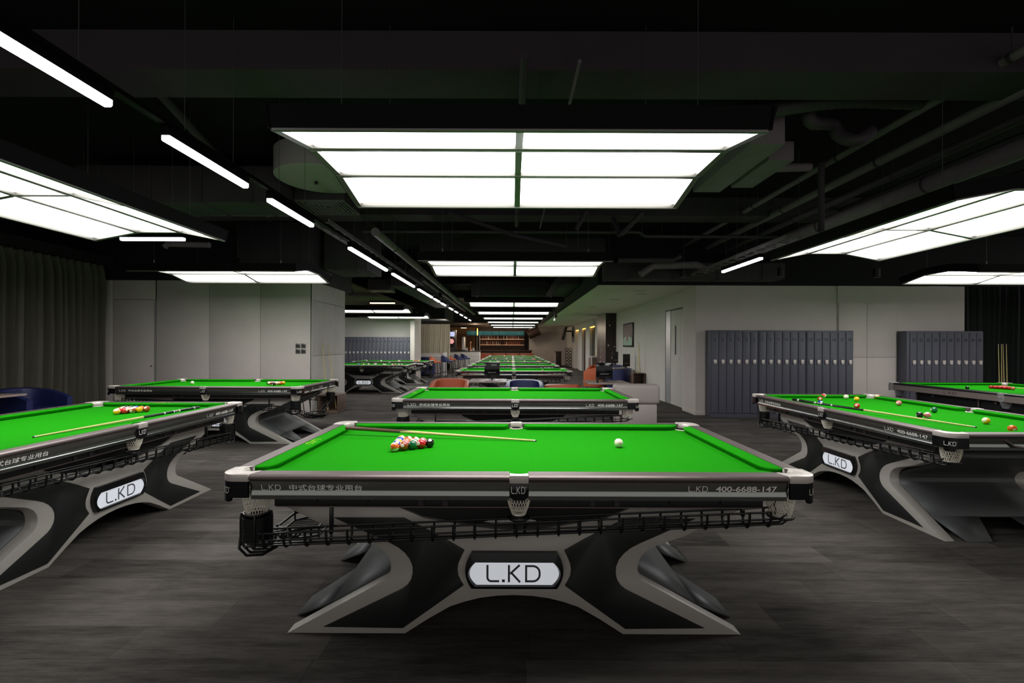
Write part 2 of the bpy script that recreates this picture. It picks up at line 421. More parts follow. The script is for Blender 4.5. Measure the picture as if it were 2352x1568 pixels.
# wall switches
for i, (dx, dz) in enumerate(((0, 0), (.115, 0), (0, -.115), (.115, -.115))):
    t = thing('light_switch', ['upper switch plate nearer the wall panels of the square of four', 'upper switch plate nearer the corner of the square of four', 'lower switch plate nearer the wall panels of the square of four', 'lower switch plate nearer the corner of the square of four'][i], 'switch', (-4.51 + dx, 10.1, 1.46 + dz))
    MB().box(-.05, .05, -.012, 0, -.05, .05).build('switch_plate', M['lampframe'], t, bevel=0.003)
    MB().box(-.04, .04, -.016, -.012, -.03, .028).build('rocker', M['duct'], t, bevel=0.001)
    MB().box(.01, .045, -.0165, -.012, .034, .044).build('name_strip', M['white'], t)

# ------------------------------------------------------------------ curtains
def curtain(name, p0, p1, z0, z1, pitch, amp, m, label, pinch=True):
    p0 = Vector(p0); p1 = Vector(p1); d = (p1 - p0); Ln = d.length; d.normalize(); n = Vector((d.y, -d.x))
    N = int(Ln / pitch) * 12; rows = []
    rnd = random.Random(3)
    ph = [rnd.random() * 0.9 for _ in range(N + 2)]
    for zi, zz in enumerate([z0, z0 + .3, (z0 + z1) / 2, z1 - .3, z1 - .12, z1 - .04, z1]):
        row = []
        for i in range(N + 1):
            s = i / N * Ln; k = int(s / pitch); w_ = 2 * PI * s / pitch
            a = amp * (1.0 if zi < 4 else (0.65, 0.35, 0.5)[zi - 4]) * (0.75 + 0.5 * ph[k])
            off = a * (math.sin(w_) + 0.35 * math.sin(2 * w_ + ph[k] * 6))
            dr = (0.02 * math.sin(s * 3 + zi) if zi < 3 else 0)
            q = p0 + d * (s + dr) + n * off; row.append((q.x, q.y, zz))
        rows.append(row)
    mb = MB().grid(rows); o = mb.build(name, m, smooth=60, fix=False)
    sd = o.modifiers.new('thick', 'SOLIDIFY'); sd.thickness = 0.006
    return tag(o, label, 'curtain')
curtain('long_curtain', (-8.55, 3.0), (-8.55, 9.98), 0.02, 3.12, 0.165, 0.07, M['curtain'], 'long dark olive curtain in deep pleats behind the navy tub chair')
curtain('green_curtain', (9.85, 10.42), (12.8, 10.42), 0.02, 2.86, 0.14, 0.05, M['curtaing'], 'almost black green curtain beside the locker numbered 30')
curtain('sage_curtain', (-4.7, 24.4), (-3.16, 24.4), 0.55, 2.56, 0.105, 0.035, M['curtainp'], 'pale sage grey pleated curtain behind the bar stools')
sbox('trim_10', M['blackwall'], -8.9, -8.35, 2.5, 10.05, 3.14, 3.3)

# ------------------------------------------------------------------ lockers
def locker_cabinet(nums, x0, y, pitch, label, yaw=0, left_pad=0.0):
    n = len(nums); t = thing('locker_cabinet', label, 'lockers', (x0, y, 0), 0, 'slate locker cabinets')
    W = pitch * n
    MB().box(-left_pad, W, 0.02, 0.27, 0.0, 1.82).build('cabinet_body', M['locker'], t, bevel=0.004)
    for i, k in enumerate(nums):
        a = i * pitch + 0.006 + (0.008 if i == 0 else 0); b = (i + 1) * pitch - 0.006 - (0.008 if i == n - 1 else 0)
        d = MB().box(a, b, 0, 0.02, 0.09, 1.785).build('door', M['locker'], t, bevel=0.004)
        MB().box(a + .012, b - .012, -0.003, 0.0, 0.115, 1.76).build('door_face', M['locker'], d, bevel=0.002)
        s = str(k); nm = lettering(s, 0.034 * len(s) if s != '1' else .014, 0.066, 0.03); nm.xf(Matrix.Translation(((a + b) / 2, -0.0045, 1.63))); nm.build('numeral', M['numblack'], d)
        lk = MB().prism([((a + b) / 2 - .03, 1.14), ((a + b) / 2 - .012, 1.115), ((a + b) / 2 + .012, 1.115), ((a + b) / 2 + .03, 1.14), ((a + b) / 2 + .03, 1.205), ((a + b) / 2 - .03, 1.205)], -0.03, -0.003, 'y').build('keypad_lock', M['cap'], d, bevel=0.004)
    return t
LP = 0.1665
for g, nums in enumerate(([1, 2, 3, 4, 5, 6], [7, 8, 9, 10, 11, 12], [13, 14, 15, 16, 17, 18])):
    locker_cabinet(nums, 4.16 + g * (LP * 6 - .0) - .01, 10.0, LP - .001, ['slate locker cabinet nearest the corridor door, doors numbered 1 to 6', 'middle slate locker cabinet of three, doors numbered 7 to 12', 'slate locker cabinet touching the flush closet, doors numbered 13 to 18'][g])
locker_cabinet([21, 22, 23, 24], 8.32, 10.02, 0.155, 'slate grey locker cabinet beside the flush closet with doors numbered 21 to 24', left_pad=0.045)
locker_cabinet([25, 26, 27, 28, 29, 30], 8.945, 10.02, 0.1545, 'slate grey locker cabinet at the green curtain with doors numbered 25 to 30')
for g in range(3):
    locker_cabinet([31 + g * 6 + i for i in range(6)], -7.29 + g * 1.0, 20.33, 0.1655, ['slate locker cabinet in the rear alcove mostly hidden behind the wall corner', 'slate locker cabinet in the middle of the rear alcove row', 'slate locker cabinet in the rear alcove next to the pale pillar'][g])
# flush closet between the locker groups
t = thing('flush_closet', 'greige four-door closet built in between the two locker rows', 'closet', (7.0, 10.272, 0))
MB().box(0, 1.24, 0.02, 0.045, 0, 2.79).build('carcass', M['wall'], t)
for a, b in ((.008, .612), (.618, 1.232)):
    MB().box(a, b, 0, .02, 0.02, 1.255).build('door', M['wall'], t, bevel=0.003)
    MB().box(a, b, 0, .02, 1.262, 2.43).build('door', M['wall'], t, bevel=0.003)

# ------------------------------------------------------------------ pool table parts
def arc2(cx, cy, r, a0, a1, k=8):
    return [(cx + r * math.cos(math.radians(a0 + (a1 - a0) * i / k)), cy + r * math.sin(math.radians(a0 + (a1 - a0) * i / k))) for i in range(k + 1)]
def flip(mb, sx, sy):
    mb.v = [(x * sx, y * sy, z) for x, y, z in mb.v]; return mb
def net_mb(c, top_r, bot_r, z1, z0, n=22, rows=8, r=0.0016, bulge=0.0):
    m = MB(); lv = []
    for i in range(rows + 1):
        t = i / rows; rr = top_r + (bot_r - top_r) * t + bulge * math.sin(PI * t); z = z1 + (z0 - z1) * t
        lv.append((rr, z))
    for sgn in (1, -1):
        for k in range(n):
            pts = []
            for i, (rr, z) in enumerate(lv):
                a = 2 * PI * (k + sgn * i * 0.5) / n; pts.append((c[0] + rr * math.cos(a), c[1] + rr * math.sin(a), z))
            m.tube(pts, r, 3)
    m.tube([(c[0] + top_r * math.cos(2 * PI * k / 24), c[1] + top_r * math.sin(2 * PI * k / 24), z1) for k in range(24)], r * 2, 4, closed=True)
    m.tube([(c[0] + bot_r * math.cos(2 * PI * k / 24), c[1] + bot_r * math.sin(2 * PI * k / 24), z0) for k in range(24)], r * 2, 4, closed=True)
    return m
ZT = 0.870; ZC = 0.832
def build_top(root, A, B, RW, CU, st):
    """bed, cushions, rails, pocket castings and nets. RW rail width, CU cushion depth"""
    pa, pb = A - RW - CU, B - RW - CU
    cc = (A - .122, B - .122); cr = .058; mr = .05; mc = (0, B - .088)
    # bed with pocket notches
    ex, ey = A - RW - .01, B - RW - .01
    q = []
    def corner(sx, sy):
        pts = [(cc[0] + cr * math.cos(math.radians(a)), cc[1] + cr * math.sin(math.radians(a))) for a in range(-30, -241, -15)]
        pts = [(ex, cc[1] - .05)] + pts + [(cc[0] - .05, ey)]
        pts = [(x, min(y, ey)) for x, y in [(min(x, ex), y) for x, y in pts]]
        return [(x * sx, y * sy) for x, y in pts]
    def mid(sy):
        pts = [(mr * math.cos(math.radians(a)), (mc[1] + mr * math.sin(math.radians(a)))) for a in range(0, -181, -15)]
        pts = [(mr + .0, ey)] + [p for p in pts if p[1] < ey] + [(-mr, ey)]
        return [(x, y * sy) for x, y in pts]
    q += corner(1, 1) + mid(1) + corner(-1, 1)[::-1] + corner(-1, -1) + mid(-1)[::-1] + corner(1, -1)[::-1]
    bed = MB().prism(q, ZC - .03, ZC).build('playing_surface', M['felt'], root)
    # cushions
    def cushion(x0, x1, s0, s1, flipf, name='cushion'):
        # along x from x0 to x1; nose at y=pb, back at y=B-RW; s0/s1: length of rounding at the ends
        n = 26; rows = []
        for i in range(n + 1):
            x = x0 + (x1 - x0) * (0.5 - 0.5 * math.cos(PI * i / n))
            e = 0
            if x - x0 < s0: e = 1 - math.sqrt(max(0, 1 - ((s0 - (x - x0)) / s0) ** 2))
            if x1 - x < s1: e = max(e, 1 - math.sqrt(max(0, 1 - ((s1 - (x1 - x)) / s1) ** 2)))
            yn = pb + (CU * 0.86) * e; yb = B - RW + .001
            rows.append([(x, yb, ZT - .003), (x, yn + .012, ZT - .004), (x, yn + .003, ZT - .006), (x, yn, ZT - .011), (x, yn + .003, ZT - .019), (x, min(yb, yn + .02), ZC + .001), (x, yb, ZC + .001)])
        m = MB().grid(rows, closed=True)
        k = len(rows[0]); m.f += [tuple(range(k)), tuple(n * k + j for j in range(k))]
        m.v = [flipf(v) for v in m.v]
        return m.build(name, M['felt'], root, smooth=40)
    ce = A - .165
    for sy in (1, -1):
        cushion(.062, ce, .035, .11, lambda v, sy=sy: (v[0], v[1] * sy, v[2]))
        cushion(.062, ce, .035, .11, lambda v, sy=sy: (-v[0], v[1] * sy, v[2]))
    for sx in (1, -1):
        d = A - B
        c_ = cushion(-(B - .165), B - .165, .11, .11, lambda v, sx=sx: ((v[1] + d) * sx, v[0], v[2]))
        if sx < 0 and st == 'pool':
            lg = logo(.16, .045); lg.xf(Matrix.Translation((sx * (A - RW - CU * .45), 0, ZT - .0022)) @ Matrix.Rotation(sx * PI / 2, 4, 'Z') @ Matrix.Rotation(-PI / 2, 4, 'X'))
            lg.build('cloth_print', M['gold'], c_)
    # rails: top trim plus apron
    RM = M['rail'] if st == 'pool' else M['black']
    AM = M['apron'] if st == 'pool' else M['snookerside']
    def sect(m, prof, x0, x1, fn):
        n = len(prof); m.add([fn((x0, y, z)) for y, z in prof] + [fn((x1, y, z)) for y, z in prof],
                             [tuple(range(n)), tuple(range(2 * n - 1, n - 1, -1))] + [(i, (i + 1) % n, n + (i + 1) % n, n + i) for i in range(n)])
    i0 = B - RW
    ptop = [(i0, ZT - .03), (i0, ZT), (B - .018, ZT), (B - .008, ZT - .002), (B - .001, ZT - .008), (B, ZT - .016), (B - .004, ZT - .024), (B - .012, ZT - .03)]
    if st == 'pool':
        papr = [(i0, ZT - .031), (B - .010, ZT - .031), (B - .0125, .830), (B - .0155, .820), (B - .018, .811), (B - .0195, .803), (B - .020, .797), (B - .0197, .791), (B - .0188, .785), (B - .0174, .779), (B - .0155, .772),
                (B - .0145, .770), (B - .024, .769), (B - .024, .749), (i0, .749)]
    else:
        papr = [(i0, ZT - .031), (B - .006, ZT - .031), (B - .006, .758), (B - .012, .752), (i0, .752)]
    re = A - .145
    def rail(x0, x1, fn, texts):
        m = MB(); sect(m, ptop, x0, x1, fn); r = m.build('rail', RM, root, smooth=30)
        m = MB(); sect(m, papr, x0, x1, fn); a = m.build('apron', AM, r, smooth=32)
        for mb_, mm in texts:
            mb_.v = [fn(v) for v in mb_.v]; mb_.build('lettering', mm, r)
        return r
    LM = M['logo'] if st == 'pool' else M['duct']
    TY = B - .0155 if st == 'pool' else B - .005
    zk = [(.839, .010), (.830, .0125), (.820, .0155), (.811, .018), (.803, .0195), (.797, .020), (.791, .0197), (.785, .0188)]
    def ty(z):
        if st != 'pool': return TY
        for (z1, o1), (z0, o0) in zip(zk[:-1], zk[1:]):
            if z0 <= z <= z1: return B - (o0 + (o1 - o0) * (z - z0) / (z1 - z0)) + .0008
        return B - .018
    def tx(mb_, xc, zc, side):
        # letters face -y; put at y=TY mirrored for the +y side
        mb_.v = [(x * side + xc, ty(z + zc), z + zc) for x, y, z in mb_.v]; return mb_
    for sy in (1, -1):
        # text reads left to right for somebody facing that side
        rd = 1 if sy < 0 else -1      # reading direction in local x
        for sx in (1, -1):
            T = []
            if st == 'pool':
                if sx * rd < 0:
                    T = [(tx(logo(.092, .028), -1.177 * rd, .807, rd), LM), (tx(lettering('中式台球专业用台', .347, .031, 0.012), -.917 * rd, .807, rd), LM)]
                else:
                    T = [(tx(logo(.092, .028), .850 * rd, .807, rd), LM), (tx(lettering('400-6688-147', .289, .028, 0.02), 1.079 * rd, .807, rd), LM)]
            elif sx * rd < 0 : T = [(tx(logo(.2, .04), -.75 * rd, .80, rd), LM)]
            else: T = [(tx(logo(.2, .04), .75 * rd, .80, rd), LM)]
            # fn mirrors y only (x handled here)
            a, b = (.046, re) if sx > 0 else (-re, -.046)
            fn = lambda v, sy=sy: (v[0], v[1] * sy, v[2])
            rail(a, b, fn, T)
    for sx in (1, -1):
        d = A - B
        lg = logo(.12, .030); lg.v = [((x) * (1 if sx > 0 else -1), ty(z + .805), z + .805) for x, y, z in lg.v]
        r = rail(-(B - .145), B - .145, lambda v, sx=sx: ((v[1] + d) * sx, v[0], v[2]), [(lg, LM)])
        for k in (-.36, .36):
            m = MB()
            m.tube([((B - .022 + d) * sx, k - .05, .835), ((B - .008 + d) * sx, k - .01, .81), ((B - .006 + d) * sx, k + .02, .785), ((B - .008 + d) * sx, k + .09, .772)], .007, 6)
            m.build('apron_strut', M['rail'], r, smooth=50)
    # corner castings, shields, marks and nets
    CM = M['cap'] if st == 'pool' else M['snookcap']
    ro = .075
    outer = [(A - .142, B)] + arc2(A - ro, B - ro, ro, 90, 0, 8) + [(A, B - .142)]
    inner = arc2(cc[0], cc[1], cr, -50, 140, 12)
    for sx in (1, -1):
        for sy in (1, -1):
            m = MB().prism(outer + inner, ZT - .033, ZT + .003); flip(m, sx, sy); cp = m.build('pocket_casting', CM, root, bevel=0.004, smooth=35)
            # pocket liner, tan leather inside the mouth
            m = MB(); rows = []
            for a in range(-50, 141, 15):
                x = math.cos(math.radians(a)); yy = math.sin(math.radians(a)); rows.append([(cc[0] + (cr - .001) * x, cc[1] + (cr - .001) * yy, ZT - .002), (cc[0] + (cr - .009) * x, cc[1] + (cr - .009) * yy, ZT - .014), (cc[0] + (cr - .004) * x, cc[1] + (cr - .004) * yy, ZT - .036)])
            m.grid(rows); flip(m, sx, sy); m.build('pocket_liner', M['cap'], cp, smooth=50)
            # shield follows the outer edge; deeper at the corner
            if st == 'pool':
                ol = [(A - .142, B - .001)] + arc2(A - ro, B - ro, ro - .001, 90, 0, 12) + [(A - .001, B - .142)]
                zb = lambda i, n: .742 if 3 < i < n - 4 else .762
            else:
                ol = [(A - .15, B + .004)] + arc2(A - ro, B - ro, ro + .004, 90, 0, 12) + [(A + .004, B - .15)]
                zb = lambda i, n: .73 if 2 < i < n - 3 else .745
            rows = []; n = len(ol)
            for i, (x, yy) in enumerate(ol):
                ix, iy = x + (A - .10 - x) * .1, yy + (B - .10 - yy) * .1
                sp = 1.0 if st == 'pool' else 1.0
                rows.append([(x, yy, ZT - .034), (x, yy, zb(i, n)), (ix - .004, iy - .004, zb(i, n)), (ix - .004, iy - .004, ZT - .034)])
            m = MB().grid(rows, closed=True); flip(m, sx, sy)
            sh = m.build('pocket_shield', M['shield'] if st == 'pool' else M['snookcap'], cp, smooth=45)
            # mark wrapped on the rounded corner
            lg = logo(.068, .030, True); R = ro + (0.0005 if st == 'pool' else .006)
            vs = []
            hand = 1 if sx * sy > 0 else -1
            for x, _, z in lg.v:
                a = PI / 4 + hand * x / R; vs.append(((A - ro + R * math.cos(a)) * sx, (B - ro + R * math.sin(a)) * sy, z + .797))
            lg.v = vs; lg.build('mark', LM if st == 'pool' else M['duct'], cp)
            nm = M['net'] if st == 'pool' else M['greynet']
            net = flip(net_mb(cc, .061, .046, .836, .648, n=26, rows=9, bulge=.012, r=.002), sx, sy).build('pocket_net', nm, root, smooth=60)
    for sy in (1, -1):
        m = MB(); ho = arc2(0, mc[1], mr - .002, 0, -180, 10)
        poly = [(-.045, B + .001), (-.045, B - RW + .004)] + [(x, max(yy, 0)) for x, yy in arc2(0, B - RW + .004, .044, 180, 360, 10)][1:-1] + [(.045, B - RW + .004), (.045, B + .001)]
        poly = [(-.045, B + .001), (-.045, B - .05)] + [(x, B - .05 + .016 * math.sin(PI * (x + .045) / .09)) for x in (-.03, -.015, 0, .015, .03)] + [(.045, B - .05), (.045, B + .001)]
        m.prism(poly, ZT - .036, ZT + .002); flip(m, 1, sy); cp = m.build('middle_casting', CM, root, bevel=0.003)
        zz = .752
        prof = [(-.045, ZT - .037), (-.046, .79), (-.042, .765), (-.022, zz), (.022, zz), (.042, .765), (.046, .79), (.045, ZT - .037)]
        m = MB().prism(prof, B - .03, B - .004, 'y'); flip(m, 1, sy)
        m.build('pocket_shield', M['shield'] if st == 'pool' else M['snookcap'], cp, bevel=0.002)
        rd = 1 if sy < 0 else -1
        lg = logo(.066, .034, True); lg.v = [(x * rd - .004 * rd, (B - .0035) * sy, z + .802) for x, y, z in lg.v]; lg.build('mark', LM if st == 'pool' else M['duct'], cp)
        flip(net_mb((0, B - .075), .05, .032, .834, .668, n=24, rows=9, bulge=.016, r=.002), 1, sy).build('pocket_net', M['net'] if st == 'pool' else M['greynet'], root, smooth=60)

def rr(p): return [(a * 1.014, b) for a, b in p]
def zc(z): return (z - 1.465) * 1.014 + 1.485
def conv(p): return [(d * 1.014, zc(z)) for d, z in p]
def smoothpoly(half, rounds):
    """half outline -> full mirrored outline"""
    return half + [(-x, z) for x, z in half[::-1] if abs(x) > 1e-4]

def pool_table(detail=True):
    A, B = 1.42, 0.80
    root = thing('pool_table', '-', 'pool table')
    build_top(root, A, B, .083, .08, 'pool')
    # bed frame below the aprons
    m = MB().box(-1.20, 1.20, -.705, .705, .692, .747); bf = m.build('bed_frame', M['bed'], root, bevel=0.004)
    for sy in (1, -1):
        for x in (-1.0, -.75, -.3, .3, .75, 1.0):
            MB().lathe([(.011, 0), (.011, .008), (.004, .010)], n=12).xf(Matrix.Translation((x, sy * .705, .720)) @ Matrix.Rotation(-sy * PI / 2, 4, 'X')).build('bolt', M['blackmat'], bf, smooth=40)
        for x in (-.48, -.36, .36, .48, ):
            MB().box(x - .014, x + .014, sy * .705 - .007, sy * .705 + .007, .698, .744).build('bracket', M['duct'], bf, bevel=0.002)
        MB().box(-1.19, 1.19, sy * .708 - .003, sy * .708 + .003, .690, .695).build('bed_frame_lip', M['rail'], bf)
    ox = -.02
    # side panels
    curve = [(.712, .446), (.680, .428), (.655, .408), (.638, .384), (.629, .358), (.627, .334), (.631, .308), (.642, .288), (.660, .272)]
    half = [(0, .530), (.12, .535), (.23, .550), (.461, .588), (.583, .640), (.63, .6815), (1.157, .6815), (1.157, .640), (.872, .502)] + curve + [(.766, .214), (1.154, -0.0195), (.553, -0.0195), (.431, .078), (.325, .138), (.25, .163), (.173, .182), (.09, .193), (0, .197)]
    half = conv(half); half = [(a, max(b, 0.0)) for a, b in half]
    full = half + [(-x, z) for x, z in half[1:-1][::-1]]
    ins = [(.968, .035), (.564, .030), (.410, .139), (.256, .249), (.272, .275), (.284, .30), (.288, .329), (.284, .358), (.272, .388), (.2525, .428), (.351, .484), (.440, .530), (.561, .590), (.919, .590),
           (.700, .492), (.640, .466), (.590, .440), (.555, .412), (.530, .380), (.516, .345), (.515, .310), (.522, .280), (.540, .252), (.565, .232), (.591, .219)]
    ins = conv(ins)
    for sy in (-1, 1):
        m = MB().prism([(x + ox, z) for x, z in full], -.59, -.505, 'y'); flip(m, 1, -sy)
        sp = m.build('side_panel', M['base'], root, bevel=0.004, smooth=28)
        for sx in (1, -1):
            m = MB().prism([(x * sx + ox, z) for x, z in ins], -.5955, -.58, 'y'); flip(m, 1, -sy)
            m.build('black_inset', M['inset'], sp, bevel=0.003, smooth=28)
        # dark spandrel plate over the opening
        sp2 = [(-.66, .6925), (.66, .6925), (.60, .652), (.47, .600), (.234, .563), (.12, .592), (0, .603), (-.12, .592), (-.234, .563), (-.47, .600), (-.60, .652)]
        m = MB().prism([(x + ox, z) for x, z in sp2], -.575, -.55, 'y'); flip(m, 1, -sy); m.build('spandrel', M['blackmat'], sp)
        # sign
        def oval(hw, hwc, z0, z1, k=10):
            zm = (z0 + z1) / 2; hz = (z1 - z0) / 2; p = []
            for i in range(k + 1):
                t = -1 + 2 * i / k; p.append((hwc + (hw - hwc) * (1 - t * t), zm + t * hz))
            return p + [(-x, z) for x, z in p[::-1]]
        o1 = oval(.250, .218, .246, .429); o1 = [(x + ox, z) for x, z in o1]
        m = MB(); n = len(o1)
        shr = lambda s, y0, dz=0: [((x - ox) * s + ox, y0, (z - .337) * s + .337 + dz) for x, z in o1]
        L0 = [(x, -.58, z) for x, z in o1]; L1 = [(x, -.618, z) for x, z in o1]
        i1 = [(x + ox, z) for x, z in oval(.228, .193, .2655, .381)]
        L2 = [(x, -.628, z) for x, z in [((a - ox) * 1.03 + ox, (b - .325) * 1.06 + .325) for a, b in i1]]; L3 = [(x, -.610, z) for x, z in i1]
        for a, b in ((L0, L1), (L1, L2), (L2, L3)):
            m.add(a + b, [(i, (i + 1) % n, n + (i + 1) % n, n + i) for i in range(n)])
        m.add(L3, [tuple(range(n))]); m.add(L0, [tuple(range(n))])
        flip(m, 1, -sy); sg = m.build('sign_housing', M['shield'], root, smooth=25)
        m = MB().prism(i1, -.614, -.611, 'y'); flip(m, 1, -sy); m.build('sign_panel', M['sign'], sg)
        rd = -sy if False else (1 if sy > 0 else -1)
        lg = logo(.276, .088); lg.v = [(x * rd + ox - .004 * rd, -.6155 * (1 if sy > 0 else -1), z + .323) for x, y, z in lg.v]; lg.build('sign_lettering', M['signtext'], sg)
    # end shells between the side panels, with the foot opening
    prof = [(1.13, .675), (1.13, .628), (.86, .49), (.71, .425), (.66, .398), (.632, .368), (.620, .335), (.630, .300), (.655, .275), (.80, .198), (.95, .115), (1.19, .0)]
    prof = conv(prof[:-1]) + [(1.185, 0.0)]
    for sx in (1, -1):
        m = MB(); ys = [-.506, -.25, 0, .25, .506]
        rows = [[(x * sx + ox, yy, z) for yy in ys] for x, z in prof[:-1]]
        m.grid(rows)
        x0, z0 = prof[-2]; x1, z1 = prof[-1]
        for s in (-1, 1):
            m.add([(x0 * sx + ox, s * .506, z0), (x0 * sx + ox, s * .13, z0), (x1 * sx + ox, s * .235, z1), (x1 * sx + ox, s * .43, z1)], [(0, 1, 2, 3)])
        m.add([(x0 * sx + ox, -.13, z0), (x0 * sx + ox, .13, z0), ((x0 - .05) * sx + ox, .11, z0 + .024), ((x0 - .05) * sx + ox, -.11, z0 + .024)], [(0, 1, 2, 3)])
        o = m.build('end_shell', M['basein'], root, smooth=24, fix=False)
        sd = o.modifiers.new('thick', 'SOLIDIFY'); sd.thickness = 0.012; sd.offset = 0
    MB().box(-.60, .60, -.08, .08, .49, .60).build('cross_beam', M['blackmat'], root, bevel=0.01)
    for sx in (-.45, .45):
        MB().lathe([(.045, 0), (.045, .012), (.018, .016), (.018, .10)], (sx + ox, -.30, 0), 16).build('levelling_foot', M['tube'], root, smooth=40)
    # ball return racks on both long sides
    for sy in (-1, 1):
        P = lambda x, dy, dz: (x, sy * (.700 + dy), .590 + .046 * x + dz)
        m = MB()
        for dy, dz in ((.035, .035), (-.030, .035), (.032, 0.0), (.013, -.032), (-.013, -.032)):
            m.tube([P(-1.34, dy, dz), P(-.7, dy, dz), P(0, dy, dz), P(.7, dy, dz), P(1.22, dy, dz)], .0050, 6)
        # right end bends up to the ring under the net
        for dy, dz, xx in ((.032, 0.0, .09), (.013, -.032, .115), (-.013, -.032, .115), (-.03, .035, .06)):
            z_ = .590 + .046 * 1.22 + dz
            m.tube([(1.22, sy * (.700 + dy), z_), (1.22 + xx * .6, sy * (.700 + dy), z_ + .004), (1.22 + xx * .95, sy * (.695 + dy * .9), z_ + .03), (1.22 + xx, sy * (.69 + dy * .8), .648)], .0050, 6)
        m.tube([(1.298 + .058 * math.cos(a * PI / 8), sy * .678 + .058 * math.sin(a * PI / 8), .646) for a in range(16)], .006, 6, closed=True)
        m.tube([(.05 * math.cos(a * PI / 8), sy * .715 + .045 * math.sin(a * PI / 8), .645) for a in range(16)], .006, 6, closed=True)
        m.tube([(.03, sy * .72, .645), (.03, sy * .715, .60), (.03, sy * .70, .565)], .008, 6)
        m.tube([(-.03, sy * .70, .645), (-.02, sy * .69, .60), (-.02, sy * .69, .565)], .006, 6)
        rk = m.build('ball_rack', M['tube'], root, smooth=60)
        hs = []
        m0 = MB().tube([(0, .037, .038), (0, .038, .0), (0, .030, -.028), (0, .012, -.042), (0, -.012, -.042), (0, -.028, -.03), (0, -.034, 0), (0, -.032, .038)], .0060, 6)
        me = m0.mesh('hoop', smooth=60); me.materials.append(M['tube'])
        allm = MB()
        for k in range(25):
            x = -1.24 + k * .1025
            if detail:
                h = link('hoop', me, rk); h.location = P(x, 0, 0)
                if sy < 0: h.scale = (1, -1, 1)
            else:
                v = P(x, 0, 0); allm.add([(a + v[0], b * (1 if sy > 0 else -1) + v[1], c + v[2]) for a, b, c in m0.v], m0.f)
        if not detail: allm.build('rack_hoops', M['tube'], rk, smooth=60)
        for x in (-.92, 1.1):
            MB().box(x - .008, x + .008, sy * .700 - .012, sy * .700 + .012, .60 + .046 * x, .692).build('rack_hanger', M['tube'], rk, bevel=0.003)
        # catch cup at the -x end
        cxp, cyp = -1.298, sy * .682
        m = MB().lathe([(.060, .012), (.060, 0.0), (.064, -.001), (.066, .115), (.061, .116), (.057, .012)], (cxp, cyp, .525), 20, cap=False)
        m.add([(cxp + .06 * math.cos(2 * PI * k / 20), cyp + .06 * math.sin(2 * PI * k / 20), .530) for k in range(20)], [tuple(range(20))])
        cup = m.build('catch_cup', M['tube'], root, smooth=50)
        m = MB()
        for a in (20, 110, 200, 290):
            ca, sa = math.cos(math.radians(a)), math.sin(math.radians(a))
            m.tube([(cxp + .064 * ca, cyp + .064 * sa, .66), (cxp + .069 * ca, cyp + .069 * sa, .63), (cxp + .069 * ca, cyp + .069 * sa, .50)], .006, 6)
        m.tube([(cxp + .058 * math.cos(a * PI / 8), cyp + .058 * math.sin(a * PI / 8), .655) for a in range(16)], .006, 6, closed=True)
        for dy in (-.035, 0, .035):
            m.tube([(cxp - .067, cyp + dy * .6, .54), (cxp - .066, cyp + dy, .49), (cxp - .03, cyp + dy, .455), (cxp + .05, cyp + dy, .460), (cxp + .12, cyp + dy, .50)], .0065, 6)
        m.build('cup_bracket', M['tube'], cup, smooth=60)
        # sloping feeder from the cup to the tray in the middle of the end
        m = MB()
        for dx, dz in ((-.034, .03), (.034, .03), (-.013, -.02), (.013, -.02)):
            m.tube([(cxp + dx, sy * .64, .49 + dz), (cxp - .01 + dx, sy * .50, .45 + dz), (cxp - .02 + dx, sy * .34, .40 + dz), (cxp - .03 + dx, sy * .18, .36 + dz)], .0050, 6)
        for k in range(7):
            t = k / 6; yy = .62 - .42 * t; zz = .485 - .125 * t
            m.tube([(cxp + dx - .03 * t, sy * yy, zz + dz) for dx, dz in ((-.036, .033), (-.036, 0), (-.012, -.026), (.012, -.026), (.036, 0), (.036, .033))], .005, 5)
        m.build('end_feeder', M['tube'], root, smooth=60)
    m = MB()
    for z_ in (.335, .385):
        m.tube([(-1.20, -.16, z_), (-1.20, .16, z_), (-1.36, .20, z_ - .01), (-1.47, .12, z_ - .015), (-1.47, -.12, z_ - .015), (-1.36, -.20, z_ - .01)], .008, 6, closed=True)
    for k in range(9):
        yy = -.15 + k * .0375; m.tube([(-1.21, yy, .332), (-1.46, yy * .8, .318)], .004, 5)
    for xx, yy in ((-1.2, -.16), (-1.2, .16), (-1.47, .12), (-1.47, -.12), (-1.36, .2), (-1.36, -.2)): m.tube([(xx, yy, .322), (xx, yy, .385)], .006, 5)
    for s in (-1, 1): m.tube([(-1.19, s * .12, .385), (-1.15, s * .12, .655)], .007, 6)
    m.build('ball_tray', M['tube'], root, smooth=60)
    return root

